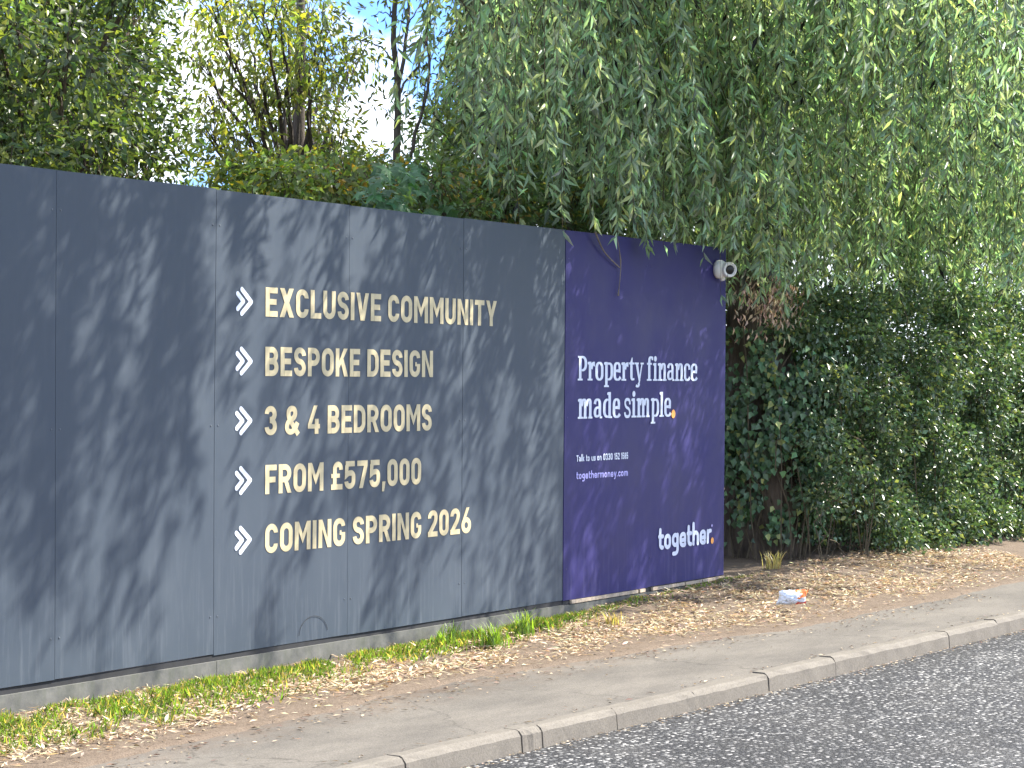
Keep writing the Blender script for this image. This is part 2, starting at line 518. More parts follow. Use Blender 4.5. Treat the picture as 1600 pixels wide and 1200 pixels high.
def panel(x0, x1, z0, z1, y, mat, parent, th=0.018, label=None, dy=0.0):
    nx, nz = 13, 25
    V = []; F = []
    for i in range(nx):
        for k in range(nz):
            X = x0 + (x1 - x0) * i / (nx - 1); Z = z0 + (z1 - z0) * k / (nz - 1)
            V.append((X, y - warp(X, Z) + dy, Z))
    fr = len(V)
    V += [(a, b + th, c) for a, b, c in V]
    id_ = lambda i, k, s: s * fr + i * nz + k
    for i in range(nx - 1):
        for k in range(nz - 1):
            F.append((id_(i, k, 0), id_(i + 1, k, 0), id_(i + 1, k + 1, 0), id_(i, k + 1, 0)))
            F.append((id_(i, k, 1), id_(i, k + 1, 1), id_(i + 1, k + 1, 1), id_(i + 1, k, 1)))
    for i in range(nx - 1):
        F.append((id_(i, 0, 0), id_(i, 0, 1), id_(i + 1, 0, 1), id_(i + 1, 0, 0)))
        F.append((id_(i, nz - 1, 0), id_(i + 1, nz - 1, 0), id_(i + 1, nz - 1, 1), id_(i, nz - 1, 1)))
    for k in range(nz - 1):
        F.append((id_(0, k, 0), id_(0, k + 1, 0), id_(0, k + 1, 1), id_(0, k, 1)))
        F.append((id_(nx - 1, k, 0), id_(nx - 1, k, 1), id_(nx - 1, k + 1, 1), id_(nx - 1, k + 1, 0)))
    m = MB(); m.add(V, F)
    o = m.build('panel', mat, parent)
    if label: o['label'] = label
    return o


# ---- lettering: glyphs drawn as pen strokes, one mesh per line of writing
def fillet(path, closed=False):
    pts = [(p[0], p[1], p[2] if len(p) > 2 else 0.0) for p in path]
    n = len(pts); outp = []
    for i in range(n):
        x, y, r = pts[i]
        if r <= 0 or (not closed and i in (0, n - 1)):
            outp.append((x, y)); continue
        a = np.array(pts[(i - 1) % n][:2]); b = np.array((x, y)); c = np.array(pts[(i + 1) % n][:2])
        u = a - b; v = c - b; lu = np.linalg.norm(u); lv = np.linalg.norm(v)
        rr = min(r, lu * 0.5 if i not in (1,) or closed else lu, lv * 0.5 if i not in (n - 2,) or closed else lv)
        p0 = b + u / lu * rr; p1 = b + v / lv * rr
        for s in np.linspace(0, 1, 9):
            # quarter-ellipse through the corner
            w0 = math.cos(s * math.pi / 2); w1 = math.sin(s * math.pi / 2)
            q = b + (p0 - b) * (1 - w1) + (p1 - b) * (1 - w0)
            outp.append((q[0], q[1]))
    res = [outp[0]]
    for p in outp[1:]:
        if math.hypot(p[0] - res[-1][0], p[1] - res[-1][1]) > 1e-4: res.append(p)
    if closed and math.hypot(res[0][0] - res[-1][0], res[0][1] - res[-1][1]) < 1e-4: res.pop()
    return np.array(res)


def ribbon(path, w, closed=False, thin=None, rnd=False):
    P = fillet(path, closed); n = len(P)
    if closed:
        d0 = unit(P - np.roll(P, 1, 0)); d1 = unit(np.roll(P, -1, 0) - P)
    else:
        s = unit(P[1:] - P[:-1]); d0 = np.vstack([s[:1], s]); d1 = np.vstack([s, s[-1:]])
    d = unit(d0 + d1); nrm = np.c_[-d[:, 1], d[:, 0]]
    cosh = np.clip((d * d1).sum(1), 0.5, 1)
    ww = np.full(n, w)
    if thin is not None: ww = thin + (w - thin) * np.abs(d[:, 1]) ** 1.2
    o = nrm * (ww / 2 / cosh)[:, None]
    V = np.vstack([P + o, P - o]); F = []
    for i in range(n if closed else n - 1):
        j = (i + 1) % n
        F.append((i, i + n, j + n, j))
    res = [(V, F)]
    if rnd and not closed:
        for e, dd in ((0, -d0[0]), (n - 1, d1[-1])):
            a0 = math.atan2(dd[1], dd[0])
            C = [P[e] + ww[e] / 2 * np.array([math.cos(a0 + t_), math.sin(a0 + t_)]) for t_ in np.linspace(-math.pi / 2, math.pi / 2, 9)]
            res.append((np.array(C), [tuple(range(9))]))
    return res


def poly(*pts):
    return [(np.array(pts, float), [tuple(range(len(pts)))])]


def caps(ch):
    w = 0.195; h = w / 2; L = h; B = h; T = 1 - h; Mi = 0.5
    R_ = lambda p, c=False: ribbon(p, w, c)
    bar = lambda x0, x1, y0, y1: poly((x0, y0), (x1, y0), (x1, y1), (x0, y1))
    stem = lambda x: bar(x, x + w, 0, 1)
    rr = 0.24
    if ch == 'E': W_ = .56; return W_, stem(0) + bar(w, W_, 1 - w, 1) + bar(w, W_ - .05, Mi - h + .01, Mi + h + .01) + bar(w, W_, 0, w)
    if ch == 'F': W_ = .54; return W_, stem(0) + bar(w, W_, 1 - w, 1) + bar(w, W_ - .05, Mi - h - .01, Mi + h - .01)
    if ch == 'L': W_ = .53; return W_, stem(0) + bar(w, W_, 0, w)
    if ch == 'I': return w, stem(0)
    if ch == 'T': W_ = .6; return W_, bar(0, W_, 1 - w, 1) + bar(W_ / 2 - h, W_ / 2 + h, 0, 1 - w)
    if ch == 'X': W_ = .68; a = .22; return W_, poly((0, 0), (a, 0), (W_ - .01, 1), (W_ - a - .01, 1)) + poly((W_ - a, 0), (W_, 0), (a + .01, 1), (.01, 1))
    if ch == 'V': W_ = .68; a = .20; c = W_ / 2; return W_, poly((0, 1), (c - .11, 0), (c + .09, 0), (a, 1)) + poly((W_ - a, 1), (c - .09, 0), (c + .11, 0), (W_, 1))
    if ch == 'Y': W_ = .68; a = .21; c = W_ / 2; return W_, bar(c - h, c + h, 0, .42) + poly((0, 1), (c - h, .36), (c + h, .36), (a, 1)) + poly((W_ - a, 1), (c - h, .36), (c + h, .36), (W_, 1))
    if ch == 'N': W_ = .66; return W_, stem(0) + stem(W_ - w) + poly((w, 1), (W_ - w, .34), (W_ - w, 0), (w, .66))
    if ch == 'M': W_ = .80; c = W_ / 2; return W_, stem(0) + stem(W_ - w) + poly((w, 1), (c, .56), (c, .22), (w, .66)) + poly((W_ - w, 1), (W_ - w, .66), (c, .22), (c, .56))
    if ch == 'U': W_ = .63; R = W_ - h; return W_, R_([(L, 1), (L, B, rr), (R, B, rr), (R, 1)])
    if ch == 'C': W_ = .61; R = W_ - h; return W_, R_([(R, .69), (R, T, rr), (L, T, rr), (L, B, rr), (R, B, rr), (R, .31)])
    if ch == 'G': W_ = .62; R = W_ - h; return W_, R_([(R, .71), (R, T, rr), (L, T, rr), (L, B, rr), (R, B, rr), (R, .49)]) + bar(.33, R - h + .001, .40, .56)
    if ch == 'S': W_ = .59; R = W_ - h; return W_, R_([(R, .71), (R, T, rr), (L, T, rr), (L, .55, .2), (R, .47, .2), (R, B, rr), (L, B, rr), (L, .29)])
    if ch == 'O': W_ = .63; R = W_ - h; return W_, R_([(L, B, rr), (R, B, rr), (R, T, rr), (L, T, rr)], True)
    if ch == 'D': W_ = .63; R = W_ - h; return W_, stem(0) + R_([(w, T), (R, T, .26), (R, B, .26), (w, B)])
    if ch == 'B': W_ = .63; R = W_ - h; return W_, stem(0) + R_([(w, T), (R - .03, T, .2), (R - .03, .52, .18), (w, .52)]) + R_([(w, .5), (R, .5, .2), (R, B, .22), (w, B)])
    if ch == 'P': W_ = .61; R = W_ - h; return W_, stem(0) + R_([(w, T), (R, T, .24), (R, .46, .24), (w, .46)])
    if ch == 'R': W_ = .63; R = W_ - h; return W_, stem(0) + R_([(w, T), (R - .01, T, .24), (R - .01, .47, .24), (w, .47)]) + poly((.27, .40), (.46, .40), (.64, 0), (.44, 0))
    if ch == 'K': W_ = .66; return W_, stem(0) + poly((w, .56), (w, .30), (.64, 1), (.43, 1)) + poly((.27, .52), (.40, .68), (.67, 0), (.455, 0))
    if ch == '0': W_ = .58; R = W_ - h; return W_, R_([(L, B, rr), (R, B, rr), (R, T, rr), (L, T, rr)], True)
    if ch == '3': W_ = .58; R = W_ - h; return W_, R_([(L, .73), (L, T, .22), (R - .01, T, .22), (R - .01, .53, .2), (.24, .53)]) + R_([(.24, .51), (R, .51, .2), (R, B, .22), (L, B, .22), (L, .28)])
    if ch == '2': W_ = .58; R = W_ - h; return W_, R_([(L, .70), (L, T, .22), (R, T, .22), (R, .60, .14), (L + .03, .15)]) + bar(0, W_, 0, w)
    if ch == '5': W_ = .58; R = W_ - h; return W_, bar(.06, W_ - .03, 1 - w, 1) + R_([(L + .03, .85), (L + .01, .50), (L + .1, .56, .1), (R, .58, .22), (R, B, .24), (L, B, .22), (L, .27)])
    if ch == '7': W_ = .56; return W_, bar(0, W_, 1 - w, 1) + poly((W_ - .2, 1 - w), (W_, 1 - w), (.30, 0), (.10, 0))
    if ch == '4': W_ = .62; return W_, poly((.30, 1), (.49, 1), (.19, .34), (0, .34)) + bar(0, W_, .19, .345) + bar(.35, .35 + w, 0, .53)
    if ch == '6': W_ = .60; R = W_ - h; return W_, R_([(L, B, .22), (R, B, .22), (R, .53, .22), (L, .53, .2)], True) + poly((.30, 1), (.49, 1), (.20, .45), (0.0, .36))
    if ch == '&': W_ = .74; return W_, R_([(.66, 0.0), (.17, .60, .1), (.17, T, .16), (.50, T, .16), (.50, .62, .12), (L, .42, .14), (L, B, .2), (.46, B, .2), (.62, .42)])
    if ch == '£': W_ = .60; return W_, R_([(.52, .70), (.52, T, .2), (.19, T, .2), (.19, .16)]) + bar(0, W_, 0, w) + bar(0, .46, .42, .57)
    if ch == ',': W_ = .2; return W_, poly((.02, .19), (.2, .19), (.12, -.17), (.0, -.17))
    if ch == '1': W_ = .36; return W_, bar(.16, .16 + w, 0, 1) + poly((0, .80), (.16, .97), (.16, .76), (0, .62))
    if ch == '8': W_ = .6; R = W_ - h; return W_, R_([(L, B, .22), (R, B, .22), (R, .50, .2), (L, .50, .2)], True) + R_([(L + .03, .52, .18), (R - .03, .52, .18), (R - .03, T, .2), (L + .03, T, .2)], True)
    return .28, []


def lower(ch, w=0.20, x=0.74, asc=1.04):
    """rounded sans lower case, x = x-height"""
    h = w / 2; L = h; B = h; T = x - h; W_ = .60; R = W_ - h; rr = .24
    R_ = lambda p, c=False: ribbon(p, w, c, rnd=True)
    if ch == 'o': return W_, R_([(L, B, rr), (R, B, rr), (R, T, rr), (L, T, rr)], True)
    if ch == 'e': return W_, R_([(L + .05, .36), (R, .36), (R, T, rr), (L, T, rr), (L, B, rr), (R, B, .2), (R - .01, .17)])
    if ch == 'c': return .54, R_([(.46, x - .2), (.46, T, .2), (L, T, rr), (L, B, rr), (.46, B, .2), (.46, .2)])
    if ch == 'g': return W_, R_([(L, .16, .2), (R, .16, .2), (R, T, rr), (L, T, rr)], True) + R_([(R, x - h), (R, -.26, .22), (L + .02, -.26, .2)])
    if ch == 't': return .42, R_([(.15, asc - .12), (.15, B, .18), (.36, B + .01)]) + R_([(.06, T), (.36, T)])
    if ch == 'h': return W_, R_([(L, h), (L, asc)]) + R_([(L, .3), (L, T, .22), (R, T, .22), (R, h)])
    if ch == 'n': return W_, R_([(L, h), (L, T)]) + R_([(L, .3), (L, T, .22), (R, T, .22), (R, h)])
    if ch == 'm': return .92, R_([(L, h), (L, T)]) + R_([(L, .3), (L, T, .2), (.46, T, .2), (.46, h)]) + R_([(.46, .3), (.46, T, .2), (.82, T, .2), (.82, h)])
    if ch == 'r': return .40, R_([(L, h), (L, T)]) + R_([(L, .3), (L, T, .2), (.36, T)])
    if ch == 'a': return .58, R_([(L + .03, T - .02), (.48, T, .2), (.48, h)]) + R_([(.48, .40), (L, .40, .15), (L, B, .15), (.48, B + .03)])
    if ch == 'l': return .2, R_([(L, h), (L, asc)])
    if ch == 'k': return .56, R_([(L, h), (L, asc)]) + R_([(.46, T), (L + .06, .34)]) + R_([(.2, .44), (.48, h)])
    if ch == 'u': return W_, R_([(L, T), (L, B, .22), (R, B, .22), (R, .4)]) + R_([(R, T), (R, h)])
    if ch == 's': return .52, R_([(.44, T - .06), (.40, T, .1), (L, T, .14), (L, x / 2, .12), (.42, x / 2, .12), (.42, B, .14), (L, B, .1), (L - .02, B + .06)])
    if ch == 'y': return .58, R_([(L, T), (.30, .06)]) + R_([(.50, T), (.24, -.22), (.1, -.24)])
    if ch == '.': return .2, R_([(.1, .1), (.1, .11)])
    return .26, []


def serif(ch):
    """slab serif, broad-nib: thick uprights, thin joins; x-height .775"""
    w, th = .185, .085; h = w / 2; x = .775; s = .075
    R_ = lambda p, c=False: ribbon(p, w, c, thin=th)
    bar = lambda x0, x1, y0, y1: poly((x0, y0), (x1, y0), (x1, y1), (x0, y1))
    stem = lambda x0, y0, y1: bar(x0, x0 + w, y0, y1)
    flag = lambda x0, y: poly((x0 - .09, y - .03), (x0 - .09, y - .10), (x0, y - .13), (x0, y))
    foot = lambda x0, y=0: bar(x0 - .09, x0 + w + .09, y, y + s)
    t = th / 2
    if ch == 'P': return .68, stem(.09, 0, 1) + bar(0, .36, 0, s) + bar(0, .09, 1 - s, 1) + R_([(.27, 1 - t), (.58, 1 - t, .24), (.58, .42, .24), (.27, .42)])
    if ch == 'r': return .54, stem(.09, 0, x) + flag(.09, x) + foot(.09) + R_([(.27, .48), (.34, x - t - .01, .12), (.50, x - .06)]) + poly((.40, x), (.53, x), (.53, x - .20), (.40, x - .17))
    if ch == 'o': return .60, R_([(h, t, .26), (.60 - h, t, .26), (.60 - h, x - t, .26), (h, x - t, .26)], True)
    if ch == 'p': return .68, stem(.09, -.24, x) + flag(.09, x) + foot(.09, -.27) + R_([(.27, x - t - .03), (.58, x - t, .22), (.58, t, .24), (.27, t + .01)])
    if ch == 'e': return .56, R_([(.14, .41), (.46, .41), (.465, x - t, .22), (h, x - t, .24), (h, t, .26), (.46, t, .2), (.53, .16)])
    if ch == 't': return .42, stem(.10, .12, x + .02) + poly((.10, x), (.285, x), (.285, .98), (.22, .98)) + bar(0, .40, x - .085, x) + R_([(.1925, .16), (.1925, t, .12), (.42, .07)])
    if ch == 'y': return .66, poly((.05, x), (.25, x), (.44, .0), (.30, .0)) + poly((.53, x), (.62, x), (.36, -.2), (.26, -.2)) + bar(-.02, .31, x - s, x) + bar(.44, .70, x - s, x) + R_([(.33, -.12), (.24, -.27, .1), (.08, -.2)])
    if ch == 'f': return .46, stem(.10, 0, .86) + bar(0, .38, 0, s) + bar(0, .40, x - .085, x) + R_([(.1925, .8), (.1925, 1.03, .16), (.44, 1.0)]) + poly((.36, 1.04), (.50, 1.04), (.50, .88), (.37, .90))
    if ch == 'i': return .36, stem(.09, 0, x) + flag(.09, x) + foot(.09) + ribbon([(.1 + .02, .88, .08), (.25, .88, .08), (.25, 1.02, .08), (.12, 1.02, .08)], .1, True) + bar(.15, .22, .90, 1.0)
    if ch == 'n': return .74, stem(.09, 0, x) + flag(.09, x) + foot(.09) + R_([(.27, .5), (.36, x - t, .14), (.565, x - t, .16), (.565, .0)]) + bar(.40, .73, 0, s)
    if ch == 'm': return 1.1, stem(.09, 0, x) + flag(.09, x) + foot(.09) + R_([(.27, .5), (.35, x - t, .14), (.52, x - t, .16), (.52, .0)]) + bar(.39, .67, 0, s) + R_([(.61, .5), (.70, x - t, .14), (.88, x - t, .16), (.88, .0)]) + bar(.74, 1.05, 0, s)
    if ch == 'a': return .62, R_([(.09, .56), (.12, x - t, .14), (.45, x - t, .18), (.45, .08)]) + R_([(.40, .43), (h, .40, .16), (h, t, .18), (.40, .11)]) + bar(.44, .62, 0, s)
    if ch == 'c': return .54, R_([(.46, .50), (.44, x - t, .18), (h, x - t, .26), (h, t, .26), (.44, t, .2), (.51, .17)]) + poly((.38, .70), (.52, .70), (.52, .52), (.40, .54))
    if ch == 'd': return .70, stem(.42, 0, 1.03) + flag(.42, 1.03) + bar(.605, .69, 0, s) + R_([(.42, x - t - .01), (h + .02, x - t, .24), (h + .02, t, .24), (.42, t + .02)])
    if ch == 'l': return .36, stem(.09, 0, 1.03) + flag(.09, 1.03) + foot(.09)
    if ch == 's': return .52, ribbon([(.44, .53), (.43, x - t, .14), (.08, x - t, .16), (.08, .45, .14), (.44, .33, .14), (.44, t, .16), (.06, t, .14), (.06, .22)], .12)
    return .26, []


def write(name, text, glyph, x0, x1, z0, cap, y, mat, parent, gap=0.1, label=None, sp=None):
    """one line of writing from x0 to x1 with its baseline at z0"""
    adv = 0; items = []
    for ch in text:
        if ch == ' ':
            adv += (sp or .3); continue
        wd, pieces = glyph(ch); items.append((adv, pieces)); adv += wd + gap
    adv -= gap
    k = (x1 - x0) / adv
    m = MB(); q = 0
    for a, pieces in items:
        for j, (V, F) in enumerate(pieces):
            VV = []
            for (gx, gy) in V:
                X = x0 + (a + gx) * k; Z = z0 + gy * cap
                VV.append((X, y - warp(X, Z) - 0.0022 - 0.00025 * (j % 6), Z))
            # face the street (-y)
            FF = []
            for f in F:
                p = np.array([VV[i] for i in f]); ar = 0
                for i in range(len(f)):
                    b_ = (i + 1) % len(f); ar += p[i][0] * p[b_][2] - p[b_][0] * p[i][2]
                FF.append(f if ar > 0 else f[::-1])
            m.add(VV, FF)
    o = m.build(name, mat, parent)
    if label: o['label'] = label
    return o


# ---- grey hoarding
hz = thing('site_hoarding', 'long slate grey site hoarding with gold capital lettering and white arrow bullets', 'hoarding', (0, 0, 0))
edges = [-6.11, -4.89, -3.67, -2.445, -1.222, -0.008, 1.212, 2.462]
for i, (a, b) in enumerate(zip(edges[:-1], edges[1:])):
    panel(a + 0.0014, b - 0.0014, PB + rng.normal(0, 0.002), PT - 0.003 + rng.normal(0, 0.004), 0.0, M['slate'], hz, dy=[0, .0005, 0, .0004, 0, .0005, -.0004][i])
rows = [(2.091, 'EXCLUSIVE COMMUNITY', -0.792, 1.604), (1.770, 'BESPOKE DESIGN', -0.792, 0.870), (1.450, '3 & 4 BEDROOMS', -0.795, 0.859),
        (1.132, 'FROM £575,000', -0.787, 0.744), (0.812, 'COMING SPRING 2026', -0.784, 1.315)]
for zt, txt, a, b in rows:
    write('lettering', txt, caps, a, b, zt - 0.158, 0.158, 0.0, M['gold'], hz, gap=.105, label='gold capitals reading ' + txt)
for k in range(5):
    zc = 2.008 - k * 0.3175
    m = MB()
    for (xa, hw, wx) in ((-1.000, 0.074, 0.086), (-1.036, 0.046, 0.052)):
        tt = 0.027
        for j, sgn in enumerate((1, -1)):
            V, F = ribbon([(xa, zc + sgn * hw), (xa + wx, zc)], tt, rnd=True)[0]
            parts = ribbon([(xa, zc + sgn * hw * 0.86), (xa + wx * .95, zc)], tt, rnd=True)
            for V, F in parts:
                VV = [(p[0], -warp(p[0], p[1]) - 0.0022 - 0.0003 * j, p[1]) for p in V]
                FF = []
                for f in F:
                    ar = sum(VV[f[i]][0] * VV[f[(i + 1) % len(f)]][2] - VV[f[(i + 1) % len(f)]][0] * VV[f[i]][2] for i in range(len(f)))
                    FF.append(f if ar > 0 else f[::-1])
                m.add(VV, FF)
    m.build('chevron', M['white'], hz)
# black strip painting the shaded gap, plinth board, and the timber frame that carries the sheets
m = MB(); m.box(-6.1, 2.46, 0.006, 0.02, 0.112, 0.1485); m.build('gap_shade_strip', M['black'], hz)
for a, b in ((-6.1, -3.66), (-3.655, -1.215), (-1.21, 1.225), (1.23, 2.46)):
    m = MB(); m.box(a, b, -0.012 + rng.normal(0, .002), 0.03, -0.05, 0.117); m.build('plinth_board', M['plinth'], hz)
for z in (0.35, 1.35, 2.4):
    m = MB(); m.box(-6.1, 2.46, 0.025, 0.07, z - .035, z + .035); m.build('rail', M['timber'], hz)
for xx in np.arange(-6.0, 2.5, 1.21):
    m = MB(); m.box(xx - .04, xx + .04, 0.071, 0.16, -0.3, 2.5); m.build('post', M['timber'], hz)
# circular scuff low on the sheet
m = MB()
m.tube([(-0.335 + 0.135 * math.cos(a), -0.004 - warp(-0.335, .22), 0.175 + 0.105 * math.sin(a)) for a in np.linspace(0.15, math.pi * 0.98, 20)], 0.0011, 5)
m.build('scuff_arc', M['black'], hz)

# ---- purple advertising hoarding
pz = thing('advertising_hoarding', 'purple advertising hoarding with white serif slogan at the far end of the grey one', 'hoarding', (2.46, 0, 0))
panel(2.4655, 3.655, PB - 0.006, PT - 0.004, -0.003, M['purple'], pz)
panel(3.6585, 4.888, PB - 0.002, PT - 0.002, -0.001, M['purple'], pz)
PY = -0.004
write('slogan', 'Property finance', serif, 2.630, 4.418, 1.596, 0.163, PY, M['white'], pz, gap=.035, sp=.26, label='white serif words Property finance')
write('slogan', 'made simple', serif, 2.636, 4.000, 1.341, 0.172, PY, M['white'], pz, gap=.035, sp=.26, label='white serif words made simple')


def dot(cx, cz, r, mat, parent, name='full_stop', ry=None):
    V = [(cx + r * math.cos(a), PY - warp(cx, cz) - 0.0024, cz + (ry or r) * math.sin(a)) for a in np.linspace(0, 2 * math.pi, 20, endpoint=False)]
    m = MB(); m.add(V, [tuple(range(20))]); return m.build(name, mat, parent)


dot(4.038, 1.360, 0.031, M['orange'], pz)['label'] = 'orange full stop after the slogan'
mix_ = lambda ch: caps(ch) if ch in 'T0123456789' else lower(ch)
for txt, a, b, cp in (('Talk', 2.624, 2.728, .043), ('to', 2.753, 2.802, .043), ('us', 2.826, 2.884, .043), ('on', 2.905, 2.966, .043),
                      ('0330', 2.990, 3.120, .046), ('152', 3.143, 3.220, .046), ('1585', 3.240, 3.342, .046)):
    write('telephone_line', txt, mix_, a, b, 1.056, cp, PY, M['white'], pz, gap=.11, label='small white printed word reading ' + txt)
write('web_address', 'togethermoney.com', lambda c: lower(c, .19), 2.625, 3.341, 0.939, 0.048, PY, M['lilac'], pz, gap=.12, label='small lilac web address')
write('logo', 'together', lambda c: lower(c, .205, .76, 1.10), 3.812, 4.655, 0.396, 0.145, PY, M['white'], pz, gap=.07, label='white rounded word together')
dot(4.680, 0.417, 0.024, M['orange'], pz)['label'] = 'orange full stop after the logo'
dot(4.672, 0.528, 0.010, M['lilac'], pz, 'trade_mark')
# pale raw edge of the bottom batten
for a, b in ((2.56, 3.50), (3.53, 3.61), (3.72, 4.22), (4.235, 4.50), (4.515, 4.88)):
    m = MB(); m.box(a, b, -0.012, 0.012, 0.118, 0.141); m.build('bottom_batten', M['edge'], pz)
m = MB(); m.box(2.465, 4.885, 0.004, 0.016, 0.090, 0.1425); m.build('gap_shade_strip', M['black'], pz)  # black strip painted in for the shade under the purple sheets
m = MB(); m.box(2.465, 4.885, -0.008, 0.03, -0.05, 0.112); m.build('plinth_board', M['plinth'], pz)
for z in (0.35, 1.35, 2.4):
    m = MB(); m.box(2.465, 4.88, 0.025, 0.07, z - .035, z + .035); m.build('rail', M['timber'], pz)
for xx in (2.55, 3.66, 4.83):
    m = MB(); m.box(xx - .04, xx + .04, 0.071, 0.16, -0.3, 2.5); m.build('post', M['timber'], pz)


# ------------------------------------------------------------------ security camera
def lathe(m, o, ax, prof, sides=28):
    ax = unit(np.array(ax, float)); a = unit(np.cross(ax, [0.1, 0.2, 1])); b = np.cross(ax, a); o = np.array(o, float)
    V = []; n = len(prof)
    for (d, r) in prof:
        for k in range(sides):
            th = 2 * math.pi * k / sides
            V.append(o + ax * d + r * (math.cos(th) * a + math.sin(th) * b))
    F = []
    for i in range(n - 1):
        for k in range(sides):
            k2 = (k + 1) % sides; F.append((i * sides + k, i * sides + k2, (i + 1) * sides + k2, (i + 1) * sides + k))
    F.append(tuple(range(sides))[::-1]); F.append(tuple((n - 1) * sides + k for k in range(sides)))
    m.add(V, F)


cc = thing('security_camera', 'white turret security camera fixed at the top right of the purple board', 'camera', (4.735, -0.004, 2.415))
m = MB(); lathe(m, (4.735, -0.003, 2.425), (0, -1, 0), [(0, .066), (.018, .070), (.040, .068), (.052, .060), (.058, .048)]); m.build('base', M['camwhite'], cc, True)
aim = unit(np.array([-0.60, -0.78, -0.06]))
c0 = np.array([4.755, -0.075, 2.422])
m = MB(); lathe(m, c0 - aim * .035, aim, [(-.02, .030), (0, .048), (.02, .056), (.07, .057), (.088, .055), (.093, .050), (.090, .044), (.084, .036)]); hsg = m.build('housing', M['camwhite'], cc, True)
m = MB(); lathe(m, c0 + aim * .047, aim, [(0, .0345), (.004, .034), (.009, .024), (.011, .010)]); m.build('lens', M['lens'], cc, True)
m = MB(); lathe(m, (4.765, -0.03, 2.372), (0, -.25, -1), [(0, .020), (.018, .022), (.028, .019), (.033, .010)]); m.build('cable_gland', M['camwhite'], cc, True)

# ------------------------------------------------------------------ crumpled packet on the verge
v_ = AX[0] * (1238 - 800) / FPX - AX[1] * (933 - 600) / FPX + AX[2]
PKZ = 0.125; PKX, PKY = (CAM + v_ * (PKZ - CAM[2]) / v_[2])[:2]
pk = thing('crumpled_packet', 'crumpled white and orange litter packet lying on the dry verge', 'litter', (PKX, PKY, 0.05))
nu, nv = 26, 16


def packet_pt(u, v):
    x_ = (u - .5) * .25; z_ = (v - .5) * .105
    puff = (math.sin(math.pi * u) * math.sin(math.pi * v)) ** .6
    return x_, z_, puff


ccols = {'film': [], 'orange_print': [], 'red_print': []}
front = {}
cr = lambda u, v: 0.5 * math.sin(u * 23 + v * 9) * math.sin(v * 19 - u * 5) + .5 * math.sin(u * 41 - v * 27 + 1)
ddir = np.array([0.84, -0.54, 0.0]); up_ = np.array([-.2, -.32, 0.93]); nrm_ = unit(np.cross(ddir, up_))
Vf = []
for s in (1, -1):
    for i in range(nu):
        for k in range(nv):
            u = i / (nu - 1); v = k / (nv - 1)
            x_, z_, pf = packet_pt(u, v)
            p = np.array([PKX, PKY, PKZ]) + ddir * x_ * (1 - .12 * math.sin(v * 3)) + up_ * (z_ + .008 * cr(v, u)) + nrm_ * s * (0.034 * pf + 0.011 * cr(u, v) * pf)
            Vf.append(p)
fset = {0: [], 1: [], 2: []}
for s in range(2):
    for i in range(nu - 1):
        for k in range(nv - 1):
            b = s * nu * nv
            f = (b + i * nv + k, b + (i + 1) * nv + k, b + (i + 1) * nv + k + 1, b + i * nv + k + 1)
            u, v = i / nu, k / nv
            c_ = 1 if (u + .25 * math.sin(v * 7) > .45 and v > .45) else (2 if (u > .55 and v < .16) else 0)
            fset[c_].append(f if s == 0 else f[::-1])
for c_, (nm, mt) in enumerate((('film', 'packwhite'), ('orange_print', 'packorange'), ('red_print', 'packred'))):
    used = sorted({i for f in fset[c_] for i in f}); mp_ = {a: b for b, a in enumerate(used)}
    m = MB(); m.add([Vf[i] for i in used], [tuple(mp_[i] for i in f) for f in fset[c_]]); m.build(nm, M[mt], pk, True)


# ------------------------------------------------------------------ trees
def curve(pts, n=14, jit=0.0):
    """smooth curve through a few points"""
    P = np.asarray(pts, float); t = np.linspace(0, len(P) - 1, n); o = []
    for s in t:
        i = min(int(s), len(P) - 2); u = s - i
        p0 = P[max(i - 1, 0)]; p1 = P[i]; p2 = P[i + 1]; p3 = P[min(i + 2, len(P) - 1)]
        o.append(0.5 * ((2 * p1) + (-p0 + p2) * u + (2 * p0 - 5 * p1 + 4 * p2 - p3) * u * u + (-p0 + 3 * p1 - 3 * p2 + p3) * u ** 3))
    o = np.array(o)
    if jit: o[1:-1] += rng.normal(0, jit, o[1:-1].shape)
    return o


def sphere_dirs(n):
    return unit(rng.normal(size=(n, 3)))


